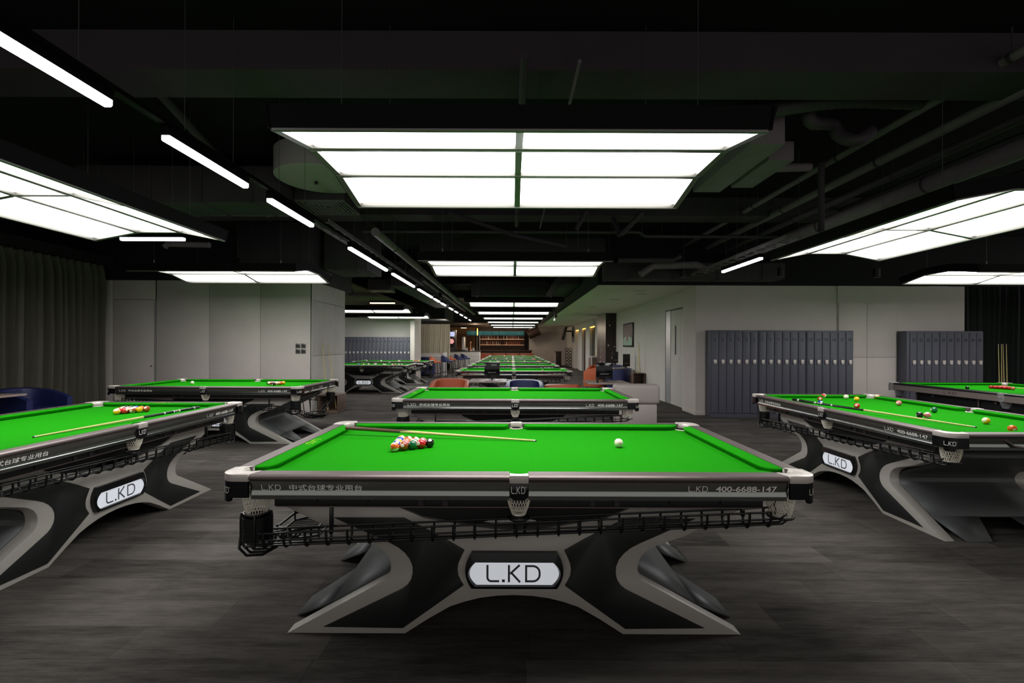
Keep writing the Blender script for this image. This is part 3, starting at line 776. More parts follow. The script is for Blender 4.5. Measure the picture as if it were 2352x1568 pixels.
T_near = pool_table(True)
T_far = pool_table(False)
tables = [
    (T_near, (.036, 3.055, 0), 0, 'foremost pool table with a full rack, a cue ball and a brown-butted cue'),
    (T_near, (-3.66, 3.72, 0), -PI / 2, 'pool table near the dark curtain with a racked set and a black-butted cue'),
    (T_near, (3.90, 4.81, 0), -PI / 2, 'pool table with scattered balls and a cue before the numbered lockers'),
    (T_near, (-4.49, 7.75, 0), PI, 'pool table standing close to the greige panelled wall, rack at its far end'),
    (T_far, (.04, 6.23, 0), 0, 'empty pool table right behind the foremost one, tub chairs behind it'),
    (T_far, (.05, 12.3, 0), 0, 'pool table of the central row just behind the lounge tables and the black screen'),
    (T_far, (.05, 15.5, 0), 0, 'pool table of the central row, second beyond the lounge tables'),
    (T_far, (.05, 18.75, 0), 0, 'pool table of the central row, third beyond the lounge tables'),
    (T_far, (.05, 22.0, 0), 0, 'pool table of the central row, third from the bar end'),
    (T_far, (.05, 25.2, 0), 0, 'pool table of the central row, second from the bar end'),
    (T_far, (.05, 28.4, 0), 0, 'pool table of the central row nearest to the bar'),
    (T_far, (-4.60, 15.4, 0), PI, 'front pool table of the rear left alcove with balls spread over its cloth'),
    (T_far, (-4.58, 18.7, 0), PI, 'back pool table of the rear left alcove in front of the alcove lockers'),
]
used = set()
for src, loc, rz, lab in tables:
    if id(src) not in used:
        used.add(id(src)); pend = src; o = src
        copies = [t for t in tables if t[0] is src][1:]
        made = [dup(src, l2, r2, lb2, 'pool tables') for _, l2, r2, lb2 in copies]
        o.location = loc; o.rotation_euler = (0, 0, rz); o['label'] = lab; o['group'] = 'pool tables'

# ------------------------------------------------------------------ snooker table
root = thing('snooker_table', 'full size snooker table with a taupe apron and red balls by the green curtain', 'snooker table', (7.58, 6.42, 0), -PI / 2)
SA, SB = 1.95, 1.03
build_top(root, SA, SB, .085, .085, 'snooker')
MB().box(-1.62, 1.62, -.78, .78, .04, .752).build('plinth_cabinet', M['blackmat'], root, bevel=0.004)
for sx in (-1.62, -.55, .55, 1.62):
    for sy in (-.785, .785):
        MB().box(sx - .012, sx + .012, sy - .008, sy + .008, .0, .752).build('trim_post', M['rail'], root, bevel=0.002)
for sx in (-1.3, -.3, .75): 
    MB().lathe([(.012, 0), (.012, .012)], n=12).xf(Matrix.Translation((sx, -.785, .70)) @ Matrix.Rotation(PI / 2, 4, 'X')).build('cabinet_bolt', M['steel'], root, smooth=40)
for sx in (-1, 0, 1):
    for sy in (-1, 1):
        m = MB(); c0 = (sx * (SA - .122), sy * (SB - (.122 if sx else .075)))
        m.tube([(c0[0] + .045 * math.cos(a * PI / 6), c0[1] + .045 * math.sin(a * PI / 6), .645) for a in range(12)], .005, 5, closed=True)
        for a in (0, 2, 4): m.tube([(c0[0] + .045 * math.cos(a * PI / 3), c0[1] + .045 * math.sin(a * PI / 3), .645), (c0[0] + .04 * math.cos(a * PI / 3), c0[1] + .04 * math.sin(a * PI / 3), .56)], .005, 5)
        m.build('net_bracket', M['tube'], root, smooth=60)

# ------------------------------------------------------------------ balls
R = 0.0286
def ball_mesh(r, m):
    bm = bmesh.new(); bmesh.ops.create_uvsphere(bm, u_segments=28, v_segments=18, radius=r)
    for f in bm.faces: f.smooth = True
    me = bpy.data.meshes.new('ball'); bm.to_mesh(me); bm.free(); me.materials.append(m); return me
BM = {k: ball_mesh(R, m) for k, m in BALLM.items() if not isinstance(k, str)}
for k in ('sred', 'spink', 'sblack'): BM[k] = ball_mesh(.02625, BALLM[k])
NUM = {}
def numeral_mesh(k):
    if k in NUM: return NUM[k]
    s = str(k); m = lettering(s, (.0085 if len(s) > 1 else .0055), .0085, 0.02); out = MB()
    for sg in (1, -1):
        vs = []
        for x, _, z in m.v:
            v = Vector((1, x * sg / R, z / R)).normalized() * (R + .0002); vs.append((v.x * sg, v.y, v.z))
        out.add(vs, m.f)
    me = out.mesh('numeral', fix=False); me.materials.append(M['blackmat']); NUM[k] = me; return me
def ball(k, p, where, group, rot=None, num=False, name='pool_ball'):
    o = link(name, BM[k]); o.location = (p[0], p[1], ZC + (R if not isinstance(k, str) else .02625))
    o.rotation_euler = rot or (random.uniform(-.9, .9), random.uniform(-.9, .9), random.uniform(0, 6.28))
    if k == 0: what = 'plain ivory cue ball'
    elif isinstance(k, str): what = {'sred': 'plain red snooker ball', 'spink': 'pink snooker ball', 'sblack': 'black snooker ball'}[k]
    elif k == 8: what = 'black ball numbered 8'
    elif k < 8: what = 'solid %s ball numbered %d' % (BC[k][0], k)
    else: what = 'white ball with %s band numbered %d' % (BC[k - 8][0], k)
    tag(o, what + ' ' + where, 'ball', group)
    if num and k and not isinstance(k, str): link('numeral', numeral_mesh(k), o)
    return o
def toward_cam(p, dx=0.0, up=0.25):
    """turn the numbered pole (+x) roughly to the viewer"""
    d = Vector((0, 0, HC)) - Vector((p[0], p[1], ZC)); a = math.atan2(d.y, d.x) + dx
    return (random.uniform(-.6, .6), -up, a)
def rack(p0, p1, order, where, group, away=1, num=True, faces={}):
    p0 = Vector(p0[:2]); p1 = Vector(p1[:2]); c = (p0 + p1) / 2; d = (p1 - p0).normalized(); n = Vector((-d.y, d.x)) * away
    i = 0; D = 2 * R + .0004
    for row in range(5):
        for k in range(5 - row):
            q = c + d * (k - (4 - row) / 2) * D + n * row * D * .866
            b = order[i]
            rot = toward_cam(q, *faces[b]) if b in faces else None
            ball(b, q, where, group, rot, num); i += 1
zb = ZC + R
a = at(904.3, 1026.5, zb); b = at(991, 1016.5, zb)
rack(a, b, [13, 7, 6, 3, 8, 10, 12, 14, 4, 9, 5, 11, 2, 15, 1], 'in the rack on the foremost table', 'balls on the foremost pool table',
     faces={13: (1.9, .1), 7: (-.35, .3), 6: (1.5, 0), 3: (-.75, .25), 8: (.05, .9), 10: (.3, .9), 14: (.5, .6), 9: (2, .3)})
p = at(1422, 1017, zb); ball(0, p, 'by itself on the foremost table', 'balls on the foremost pool table', toward_cam(p, .2, .1))
a = at(266, 945, zb); b = at(340, 938.5, zb)
rack(a, b, [9, 3, 15, 1, 7, 11, 12, 10, 5, 13, 4, 2, 14, 6, 8], 'racked on the table near the dark curtain', 'balls on the pool table by the curtain', faces={3: (.8, .5), 7: (-.6, .6), 9: (1.2, .2)})
rack((-3.95, 7.77), (-3.73, 7.82), [6, 4, 2, 7, 1, 12, 3, 10, 5, 14, 9, 13, 11, 15, 8], 'racked on the table by the panelled wall', 'balls on the pool table by the panelled wall', away=-1, num=False)
p = at(442, 878.6, zb); ball(0, p, 'alone on the table by the panelled wall', 'balls on the pool table by the panelled wall')
for k, u, v, ex in ((11, 1892.6, 908.5, (.9, .2)), (7, 1883.7, 916, (.1, .1)), (2, 1885, 925.5, (.5, .5)), (0, 1943.7, 911, (.3, .1)), (1, 1967.9, 916, (2, 0)), (3, 1968.8, 931.7, (-.3, .3)), (13, 2015.8, 911, (.3, .1)),
                    (4, 2064.8, 925.3, (-.5, .0)), (6, 2146, 941, (2, 0)), (8, 2112.6, 952.5, (2, .2)), (12, 2131, 953.2, (1.2, .3)), (9, 2265.5, 966, (1.6, .9)), (5, 2325.9, 984.4, (.55, -.2))):
    p = at(u, v, zb); ball(k, p, 'loose on the table before the lockers', 'scattered balls on the pool table before the lockers', toward_cam(p, *ex), True)
# snooker balls
pk = (7.64, 7.30)
ball('spink', pk, 'touching the tip of the red triangle', 'snooker balls', name='snooker_ball')
for row in range(5):
    for k in range(row + 1):
        ball('sred', (pk[0] + (k - row / 2) * .0529, pk[1] + .052 + row * .0458), 'in the tight triangle on the snooker table', 'red snooker balls in the triangle', name='snooker_ball')
ball('sblack', at(2222, 890, zb), 'alone beyond the reds on the snooker table', 'snooker balls', name='snooker_ball')
# small balls on the far tables: (table centre, list of local x, y, ball)
rnd = random.Random(11)
def scatter(c, items, where, group):
    for k, x, y in items: ball(k, (c[0] + x, c[1] + y), where, group)
scatter((.05, 12.3), [(0, .72, -.42), (9, -.62, -.35)], 'on the table just behind the black screen', 'balls on the third central table')
scatter((.05, 18.75), [(0, -.9, -.2), (10, -.62, -.1), (4, -.55, -.15), (6, -.35, .1), (13, -.2, .15), (1, -.05, -.25), (12, .45, .1), (5, .95, -.1), (1 + 8, 1.0, -.2), (3, 1.1, .2)], 'on the third table beyond the lounge', 'balls on the fifth central table')
scatter((.05, 22.0), [(0, -.3, .1), (2, .4, .2), (7, .9, -.1), (5, 1.0, 0), (3, .95, .15), (1, -.8, .1), (10, -.95, 0)], 'on the third table from the bar end', 'balls on the sixth central table')
scatter((.05, 28.4), [(0, .6, .1), (13, -.5, .2), (5, -.45, .15)], 'on the table nearest the bar', 'balls on the last central table')
scatter((-4.60, 15.4), [(1, -.05, -.4), (12, .05, -.2), (9, .62, -.35), (14, .55, -.3), (3, .82, -.3), (13, .86, -.35), (5, .9, -.2), (0, 1.02, -.25), (8, 1.08, -.3), (11, 1.14, -.35), (2, -.3, -.1)], 'on the front table of the rear alcove', 'balls on the front alcove table')
scatter((-4.58, 18.7), [(0, -.55, .1), (3, .80, .2), (5, .86, .25), (9, .92, .2), (7, .75, .15), (12, .70, .22)], 'on the back table of the rear alcove', 'balls on the back alcove table')

# ------------------------------------------------------------------ cues
def cue(p0, p1, label, butt='cuebutt', frac=.30, r0=.0145, r1=.0058, rings=False):
    p0 = Vector(p0); p1 = Vector(p1); d = p1 - p0
    t = thing('cue', label, 'cue', tuple(p0))
    m = MB().tube([d * frac, d * .65, d * .985], [r0 + (r1 - r0) * frac, r0 + (r1 - r0) * .65, r1 + .0002], 12); m.build('shaft', M['cue'], t, smooth=60)
    MB().tube([Vector((0, 0, 0)), d * .004, d * frac], [r0 - .003, r0, r0 + (r1 - r0) * frac + .0002], 12).build('butt', M[butt], t, smooth=60)
    MB().tube([d * .985, d * .995], [r1 + .0004, r1 + .0004], 10).build('ferrule', M['white'], t, smooth=60)
    MB().tube([d * .995, d], [r1, r1 - .001], 10).build('tip', M['blackmat'], t, smooth=60)
    if butt == 'cuebutt':   # splices: two long brown points
        for s in (-1, 1):
            sd = d.cross(Vector((0, 0, 1))).normalized(); rr_ = r0 + (r1 - r0) * frac
            q0 = d * frac + sd * s * rr_ * .55 + Vector((0, 0, rr_ * .72)); q1 = d * (frac + .06) + Vector((0, 0, rr_ * .86)) + sd * s * rr_ * .30
            MB().tube([q0, q1], [.006, .0008], 6).build('splice_point', M[butt], t, smooth=60)
    if rings:
        for f in (.04, .16, .2, .27):
            MB().tube([d * f, d * (f + .012)], [r0 + (r1 - r0) * f + .0006] * 2, 12).build('ring', M['steel'], t, smooth=60)
        for f in (.172, .182, .19):
            MB().tube([d * f, d * (f + .003)], [r0 + (r1 - r0) * f + .0006] * 2, 12).build('ring', M['gold'] if f < .18 else M['steel'], t, smooth=60)
    return t
cue(at(795, 982, .885), at(1233, 1012, ZC + .006), 'pale cue with a brown spliced butt lying across the foremost table')
cue(at(457.6, 935, .862), at(76, 1003.5, ZC + .006), 'pale cue with a black ringed butt on the table near the dark curtain', 'cueblack', .42, rings=True)
cue(at(1821, 917, .887), at(2244, 981, ZC + .006), 'pale cue with a black patterned butt on the table before the lockers', 'cueblack', .47, rings=True)
cue((8.35, 6.3, ZC + .016), (8.02, 7.62, ZC + .006), 'cue lying on the snooker table with only its thin end in view', 'cueblack', .3)
# cues in stands
def stand(x, y, w, dpt, h, label, group=None):
    t = thing('cue_stand', label, 'cue stand', (x, y, 0))
    MB().box(-w / 2, w / 2, -dpt / 2, dpt / 2, 0, .05).build('stand_base', M['wood'], t, bevel=0.004)
    for s in (-1, 1): MB().box(s * w / 2 - .01, s * w / 2 + .01, -dpt / 2, dpt / 2, .05, h).build('side_board', M['wood'], t, bevel=0.003)
    MB().box(-w / 2 + .01, w / 2 - .01, dpt / 2 - .02, dpt / 2, .05, h).build('back_board', M['wood'], t, bevel=0.003)
    MB().box(-w / 2 + .01, w / 2 - .01, -dpt / 2, dpt / 2 - .02, h - .02, h).build('cue_rest', M['wood'], t, bevel=0.003)
    return t
stand(-3.98, 10.62, .42, .5, .40, 'low walnut cue stand at the corner of the panelled wall')
cue((-4.04, 10.52, .06), (-4.2, 10.62, 1.50), 'pale cue leaning at the closet corner, the one nearer the switches', 'cue', .3)
cue((-3.92, 10.7, .06), (-4.2, 10.95, 1.49), 'pale cue leaning at the closet corner, the one nearer the rear tables', 'cue', .3)
stand(3.86, 14.7, .34, .38, .66, 'dark walnut cue stand on the corridor wall beside the navy tub chair')
cue((3.83, 14.6, .62), (3.93, 14.72, 1.58), 'cue standing at the corridor wall, crossing its neighbour from the poster side', 'cue', .3)
cue((3.93, 14.66, .62), (3.86, 14.62, 1.58), 'cue standing at the corridor wall, crossing its neighbour from the door side', 'cue', .3)
stand(10.2, 10.12, .6, .3, .30, 'low cue stand under the four upright cues by the green curtain')
for i, uu in enumerate((2298.5, 2305.5, 2309, 2317)):
    x = (uu - 1176) / 1100 * 10.1
    cue((x + (.01, -.01, .02, .0)[i], 10.12, .06), (x, 10.15, 1.56), ['first of four upright cues at the green curtain, nearest the lockers', 'second upright cue from the lockers at the green curtain', 'third upright cue from the lockers at the green curtain', 'last of four upright cues at the green curtain, farthest from the lockers'][i], 'cue', .3, rings=False)

# ------------------------------------------------------------------ lamps over the tables
def table_lamp():
    t = thing('table_lamp', '-', 'ceiling lamp')
    HX = 1.235; ys = [-.665, -.225, .225, .665]; zs = [0, .085, .085, 0]
    g = .022
    for i in range(3):
        for s in (-1, 1):
            x0, x1 = (.022, HX - g) if s > 0 else (-HX + g, -.022)
            y0, y1 = ys[i], ys[i + 1]; z0, z1 = zs[i], zs[i + 1]; e = .022 / (y1 - y0)
            ya, yb_ = y0 + (y1 - y0) * e, y1 - (y1 - y0) * e; za, zb_ = z0 + (z1 - z0) * e, z1 - (z1 - z0) * e
            m = MB(); up = .012
            m.add([(x0, ya, za + up), (x1, ya, za + up), (x1, yb_, zb_ + up), (x0, yb_, zb_ + up), (x0, ya, za + up + .01), (x1, ya, za + up + .01), (x1, yb_, zb_ + up + .01), (x0, yb_, zb_ + up + .01)],
                  [(0, 3, 2, 1), (4, 5, 6, 7), (0, 1, 5, 4), (1, 2, 6, 5), (2, 3, 7, 6), (3, 0, 4, 7)])
            m.build('diffuser', M['lamp'], t)
    # frame bars
    for i, (y_, z_) in enumerate(zip(ys, zs)):
        MB().box(-HX, HX, y_ - (.024 if 0 < i < 3 else .012), y_ + (.024 if 0 < i < 3 else .012), z_ - .016, z_ + .02).build('frame_bar', M['lampframe'], t, bevel=0.003)
    for x in (-HX + .01, 0, HX - .01):
        wd = .020
        m = MB(); n = 4
        bot = [(ys[k], zs[k] - .012) for k in range(4)]; top = [(ys[k], zs[k] + .02) for k in range(3, -1, -1)]
        m.prism(bot + top, x - wd, x + wd, 'x'); m.build('cross_bar', M['lampframe'], t)
    # black housing: flared front and rear boards, arched end boards, lid
    for s in (-1, 1):
        m = MB(); y0 = s * .678; y1 = s * .70
        m.add([(-HX - .01, y0, -.004), (HX + .01, y0, -.004), (HX + .035, y1, .105), (-HX - .035, y1, .105), (-HX - .01, y0 - s * .012, -.004), (HX + .01, y0 - s * .012, -.004), (HX + .035, y1 - s * .012, .105), (-HX - .035, y1 - s * .012, .105)],
              [(0, 1, 2, 3), (7, 6, 5, 4), (0, 4, 5, 1), (1, 5, 6, 2), (2, 6, 7, 3), (3, 7, 4, 0)])
        m.build('side_board', M['lampside'], t)
        pr = [(-.678, -.004), (-.225, .081), (.225, .081), (.678, -.004), (.70, .105), (.25, .185), (-.25, .185), (-.70, .105)]
        MB().prism(pr, s * HX, s * (HX + .02), 'x').build('end_board', M['lampside'], t)
    MB().prism([(-.69, .10), (-.25, .18), (.25, .18), (.69, .10), (.25, .17), (-.25, .17)], -HX, HX, 'x').build('lid', M['lampside'], t)
    for sx in (-.95, .95):
        for sy in (-.5, .5):
            zb_ = .14
            w_ = MB().tube([(sx, sy, zb_), (sx, sy, 1.30)], .0022, 5).build('hanging_wire', M['wire'], t)
            MB().lathe([(.008, 0), (.008, .04), (.003, .05)], (sx, sy, zb_ - .005), 8).build('wire_grip', M['steel'], w_, smooth=40)
    return t
L0 = table_lamp()
LZ = 2.565
lampspec = [((.036, 3.055, LZ), 0, 'largest hanging table lamp, six lit panels over the foremost pool table'),
    ((.04, 6.75, LZ), 0, 'hanging table lamp over the second table of the central row'),
    ((.05, 12.75, LZ + .01), 0, 'hanging table lamp just beyond the lounge tables'),
    ((.05, 16.1, LZ + .01), 0, 'hanging table lamp, fourth of the central row'),
    ((.05, 19.3, LZ + .01), 0, 'hanging table lamp, fifth of the central row'),
    ((.05, 22.6, LZ + .01), 0, 'hanging table lamp, sixth of the central row'),
    ((.05, 25.8, LZ + .01), 0, 'hanging table lamp, second of the central row from the bar'),
    ((.05, 28.9, LZ + .01), 0, 'hanging table lamp of the central row nearest the bar'),
    ((-3.66, 3.74, LZ), PI / 2, 'hanging table lamp cut off by the frame above the dark curtain side'),
    ((3.90, 4.74, LZ), PI / 2, 'hanging table lamp over the scattered balls, running towards the lockers'),
    ((-4.42, 7.68, LZ), 0, 'hanging table lamp in front of the greige panelled wall'),
    ((-4.60, 15.4, LZ), 0, 'hanging table lamp over the front table of the rear alcove'),
    ((-4.58, 18.8, LZ), 0, 'hanging table lamp over the back table of the rear alcove')]
for i, (loc, rz, lab) in enumerate(lampspec[1:]): dup(L0, loc, rz, lab, 'hanging table lamps')
L0.location = lampspec[0][0]; L0['label'] = lampspec[0][2]; L0['group'] = 'hanging table lamps'
# snooker lamp: two in line
dup(L0, (7.88, 7.5, LZ), 0, 'hanging lamp over the snooker table by the green curtain', 'hanging table lamps')

# linear strips
def strip(p0, p1, label, m='strip', group='strip lights in a line', hang=True, r=.026):
    p0 = Vector(p0); p1 = Vector(p1); d = p1 - p0; Ln = d.length; rz = math.atan2(d.y, d.x)
    t = thing('strip_light', label, 'strip light', tuple(p0), rz, group)
    MB().box(0, Ln, -r, r, 0, .055).build('housing', M['lampside'], t, bevel=0.003)
    MB().prism([(-r + .002, .0), (-r + .002, -.026), (-r + .010, -.034), (r - .010, -.034), (r - .002, -.026), (r - .002, 0)], .01, Ln - .01, 'x').build('diffuser', M[m], t)
    if hang:
        for f in (.2, .8): MB().tube([(Ln * f, 0, .05), (Ln * f, 0, CZ - p0.z)], .002, 5).build('hanging_wire', M['wire'], t)
    return t
zs_ = HC + 1.22
ordn = ['first', 'second', 'third', 'fourth', 'fifth', 'sixth', 'seventh', 'eighth', 'ninth', 'tenth', 'eleventh', 'twelfth', 'thirteenth', 'fourteenth', 'fifteenth', 'sixteenth']
ylist = [1.55, 2.79, 3.99, 5.97, 6.87, 8.13, 9.03, 10.35, 11.3, 12.5, 13.7, 15.5, 17.0, 18.7, 20.5, 22.6]
for i, yy in enumerate(ylist):
    strip((-2.03, yy, zs_), (-2.03, yy + .86, zs_), '%s strip light from the camera in the long diagonal line' % ordn[i])
MB().box(-2.06, -2.0, 1.0, 24, zs_ + .06, zs_ + .10)
o = MB().box(-2.055, -2.005, 0.4, 24, zs_ + .058, zs_ + .085).build('lighting_track', M['lampside']); tag(o, 'long black track that carries the diagonal line of strip lights', 'track')
strip((3.41, 6.55, zs_), (3.41, 7.13, zs_), 'strip light over the lockers side, the end nearer the camera', group='strips at the lockers')
strip((3.41, 7.16, zs_), (3.41, 7.76, zs_), 'strip light over the lockers side, the end nearer the wall', group='strips at the lockers')
strip((-4.5, 5.5, zs_), (-3.76, 5.5, zs_), 'short crosswise strip light beyond the lamp by the dark curtain', group='crosswise strips')
strip((-4.22, 14.2, 2.74), (-3.47, 14.2, 2.74), 'warm crosswise strip light over the rear alcove', 'warm', 'crosswise strips')

# ------------------------------------------------------------------ ceiling services
for i, (yb, dz) in enumerate(((3.62, 0), (7.65, 0), (11.9, 0), (16.2, 0), (21, 0))):
    sbox('trim_%d' % (20 + i), M['duct'] if i < 2 else M['ceil'], -9.2, 12, yb, yb + .42, HC + 2.08, CZ)
def pipe(pts, r, label, m='pipe', name='ceiling_pipe', clamps=0):
    m_ = MB().tube(pts, r, 12); 
    o = m_.build(name, M[m], smooth=50); tag(o, label, 'pipe'); 
    if clamps:
        P = [Vector(p) for p in pts]
        for k in range(clamps):
            f = (k + .5) / clamps; i = min(int(f * (len(P) - 1)), len(P) - 2); g = f * (len(P) - 1) - i; q = P[i].lerp(P[i + 1], g); d = (P[i + 1] - P[i]).normalized()
            MB().tube([q - d * .015, q + d * .015], r + .006, 12).build('pipe_clamp', M['duct'], o, smooth=50)
            MB().tube([q, (q.x, q.y, CZ)], .005, 5).build('hanger_rod', M['pipe'], o)
    return o
pipe([(.075, 3.3, HC + 2.0), (.07, 8, HC + 2.0)], .03, 'dark vertical-looking pipe above the middle of the foremost lamp', clamps=3)
pipe([(.46, 3.3, HC + 1.96), (.46, 8, HC + 1.96)], .012, 'thin pale conduit above the foremost lamp', 'ductlight', 'ceiling_conduit')
for i, (rt, z_, r_, nm) in enumerate(((1.98, 2.10, .05, 'thin'), (2.22, 1.95, .045, 'slim'), (2.56, 1.85, .10, 'fat'), (2.95, 1.80, .055, 'medium'), (1.72, 2.15, .035, 'narrow'), (2.40, 2.18, .03, 'slender'))):
    x = rt * z_; pipe([(x, 2.6, HC + z_), (x, 10.2, HC + z_)], r_, '%s dark pipe running back under the ceiling on the lockers side' % nm, 'pipe' if i % 2 else 'ductlight', clamps=4)
pipe([(-2.6, 8.3, HC + 1.97), (2.2, 8.3, HC + 1.97), (2.3, 8.3, HC + 1.9), (5.2, 8.3, HC + 1.9)], .03, 'crosswise dark pipe behind the foremost lamp', clamps=5)
pipe([atY(1475, 487, 7.4), atY(1428, 537, 7.6), atY(1422, 541, 7.65), atY(1408, 500, 7.8)], .04, 'bent pipe like a V behind the foremost lamp')
pipe([atY(1345, 485, 7.4), atY(1322, 528, 7.5)], .035, 'short slanting pipe stub behind the foremost lamp')
pipe([atY(1030, 488, 7.0), atY(1182, 540, 7.6), atY(1300, 565, 7.9)], .03, 'long slanting pipe behind the middle of the foremost lamp')
pipe([atY(1420, 597, 9.0), atY(1545, 597, 9.0), atY(1562, 588, 9.0)], .05, 'short horizontal pipe beside the second central lamp')
pipe([atY(1470, 630, 9.3), atY(1500, 610, 9.3), atY(1600, 608, 9.3), atY(1625, 622, 9.3)], .07, 'low bent duct hose over the corridor entrance', 'ductlight')
pipe([atY(1885, 375, 5.6), atY(1885, 530, 5.6)], .035, 'upright dark pipe drop before the lamp at the lockers')
pipe([atY(1765, 386, 5.3), atY(1860, 384, 5.3)], .045, 'short stubby insulated pipe beside the foremost lamp', 'ductlight')
pipe([atY(200, 160, 4.6), atY(330, 235, 5.2), atY(400, 290, 5.6)], .025, 'slanting pipe above the nearest strip light', 'ductlight')
pipe([atY(290, 160, 4.2), atY(370, 220, 4.6), atY(470, 330, 5.2), atY(520, 380, 5.8)], .045, 'curving dark pipe crossing above the second strip light', 'pipe')
pipe([atY(610, 570, 8.8), atY(612, 515, 8.8), atY(636, 490, 8.6)], .045, 'bent pipe drop above the lamp at the panelled wall', 'ductlight')
pipe([atY(548, 590, 9.2), atY(548, 505, 9.2)], .035, 'straight upright pipe above the lamp at the panelled wall', 'pipe')
pipe([atY(378, 567, 7.2), atY(385, 560, 7.2), atY(480, 563, 7.2)], .045, 'short lying pipe beside the curtain lamp end', 'ductlight')
pipe([atY(495, 325, 8.0), atY(700, 325, 8.0)], .025, 'level dark conduit above the third strip light', 'pipe')
pipe([(-1.75, 6.1, zs_ + .22), (-1.75, 22, zs_ + .22)], .055, 'long pale grey pipe beside the diagonal line of strip lights', 'ductlight', clamps=8)
pipe([(-2.35, 12.5, 3.2), (-2.35, 24, 3.2)], .05, 'dark pipe in the rear left of the diagonal strip line', 'pipe', clamps=5)
def hose(pts, r, label):
    # ribbed flexible duct
    P = [Vector(p) for p in pts]; out = []; rad = []
    N = 40
    def cr(t):
        n = len(P) - 1; i = min(int(t * n), n - 1); f = t * n - i
        p0 = P[max(i - 1, 0)]; p1 = P[i]; p2 = P[i + 1]; p3 = P[min(i + 2, n)]
        return 0.5 * ((2 * p1) + (p2 - p0) * f + (2 * p0 - 5 * p1 + 4 * p2 - p3) * f * f + (3 * p1 - p0 - 3 * p2 + p3) * f ** 3)
    for i in range(N + 1): out.append(cr(i / N)); rad.append(r * (1 + (.04 if i % 2 else -.04)))
    o = MB().tube(out, rad, 14).build('flexible_duct', M['pipe'], smooth=40); return tag(o, label, 'duct')
hose([atY(1740, 260, 4.35), atY(1830, 240, 4.3), atY(1950, 228, 4.3), atY(2120, 232, 4.3)], .075, 'long ribbed hose over the lamp corner at the lockers side')
hose([atY(1850, 245, 4.5), atY(1862, 280, 4.5), atY(1910, 285, 4.7), atY(1925, 310, 4.7), atY(1965, 322, 4.6), atY(2000, 300, 4.6)], .06, 'ribbed hose sagging in a U over the lockers side')
hose([atY(1690, 225, 4.8), atY(1715, 232, 4.8), atY(1730, 210, 4.8), atY(1755, 205, 4.8)], .012, 'thin curly cable end above the foremost lamp')
def duct(b, label, m='duct', name='air_duct', ribs=0):
    t = MB().box(*b).build(name, M[m], bevel=0.006); tag(t, label, 'duct')
    for k in range(ribs):
        x = b[0] + (b[1] - b[0]) * (k + .5) / ribs
        MB().box(x - .015, x + .015, b[2] - .012, b[3] + .012, b[4] - .012, b[5]).build('flange', M[m], t)
    if b[5] < CZ - .01:
        for x in (b[0] + .06, b[1] - .06):
            for yy in (b[2] + .06, b[3] - .06): MB().tube([(x, yy, b[5] - .02), (x, yy, CZ + .01)], .006, 5).build('hanger_rod', M['pipe'], t)
    return t
duct((2.23, 2.56, 4.5, 5.92, HC + 1.9, HC + 2.2), 'pale flat duct box beside the foremost lamp', 'ductlight')
duct((2.62, 2.88, 4.9, 5.75, HC + 1.9, HC + 2.1), 'small pale duct box at the side of the bigger one', 'ductlight')
duct((-5.4, -2.9, 5.9, 6.5, HC + 1.75, HC + 2.2), 'dark crosswise duct over the lamp by the curtain', 'duct', ribs=4)
duct((-5.2, -3.1, 6.52, 7.12, HC + 1.9, HC + 2.2), 'wide grey duct behind the dark crosswise one', 'ductlight', ribs=2)
duct((-4.9, -3.6, 8.6, 9.6, HC + 1.35, HC + 2.2), 'big square duct above the lamp at the panelled wall', 'duct', ribs=3)
duct((-3.5, -2.7, 8.9, 9.9, HC + 1.4, CZ - .02), 'upright duct box at the closet corner', 'duct', ribs=2)
duct((-1.9, 1.9, 9.8, 10.25, HC + 1.75, HC + 2.2), 'crosswise duct over the lounge tables', 'duct', ribs=6)
duct((1.9, 5.5, 9.65, 10.15, HC + 1.36, HC + 1.68), 'crosswise duct in front of the corridor soffit', 'duct', ribs=4)
duct((-1.2, 1.0, 14.0, 14.6, HC + 1.45, HC + 1.9), 'far crosswise duct between two central lamps', 'duct', ribs=4)
duct((-3.2, -2.5, 12.6, 20, HC + 1.55, HC + 2.0), 'long duct running back on the alcove side', 'duct', ribs=0)
duct((1.3, 1.78, 12.6, 24, HC + 1.62, HC + 2.0), 'long duct running back beside the white soffit', 'duct', ribs=0)
def tray(x, y0, y1, z, label):
    t = thing('cable_tray', label, 'cable tray', (x, y0, z))
    for s in (-.1, .1): MB().box(s - .008, s + .008, 0, y1 - y0, 0, .05).build('tray_rail', M['ductlight'], t)
    n = int((y1 - y0) / .3)
    for k in range(n): MB().box(-.1, .1, k * .3, k * .3 + .03, 0, .015).build('tray_rung', M['ductlight'], t)
tray(-2.25, 5.6, 11.5, zs_ + .2, 'ladder cable tray beside the long diagonal strip line')
tray(3.7, 6.3, 10.1, HC + 1.42, 'ladder cable tray near the strips at the lockers')
def vent(x, y, z, s, label):
    t = thing('ceiling_vent', label, 'air vent', (x, y, z))
    MB().box(-s, s, -s, s, .012, .3).build('vent_box', M['duct'], t)
    for k in range(6):
        a = s * (1 - k * .16); b = a - s * .06; m = MB()
        for q in ((-a, a, -a, -b), (-a, a, b, a), (-a, -b, -b, b), (b, a, -b, b)): m.box(q[0], q[1], q[2], q[3], -.012 + k * .004, .012)
        m.build('louvre_ring', M['lampframe'], t)
    return t
vent(-2.55, 6.65, HC + 1.9, .33, 'square louvred air vent beside the foremost lamp')
vent(-3.65, 13.4, HC + 1.5, .3, 'square louvred air vent above the alcove entrance')
t = thing('ceiling_disc', 'round pale grey disc under the ceiling beside the foremost lamp', 'disc', (-2.32, 5.8, HC + 1.99))
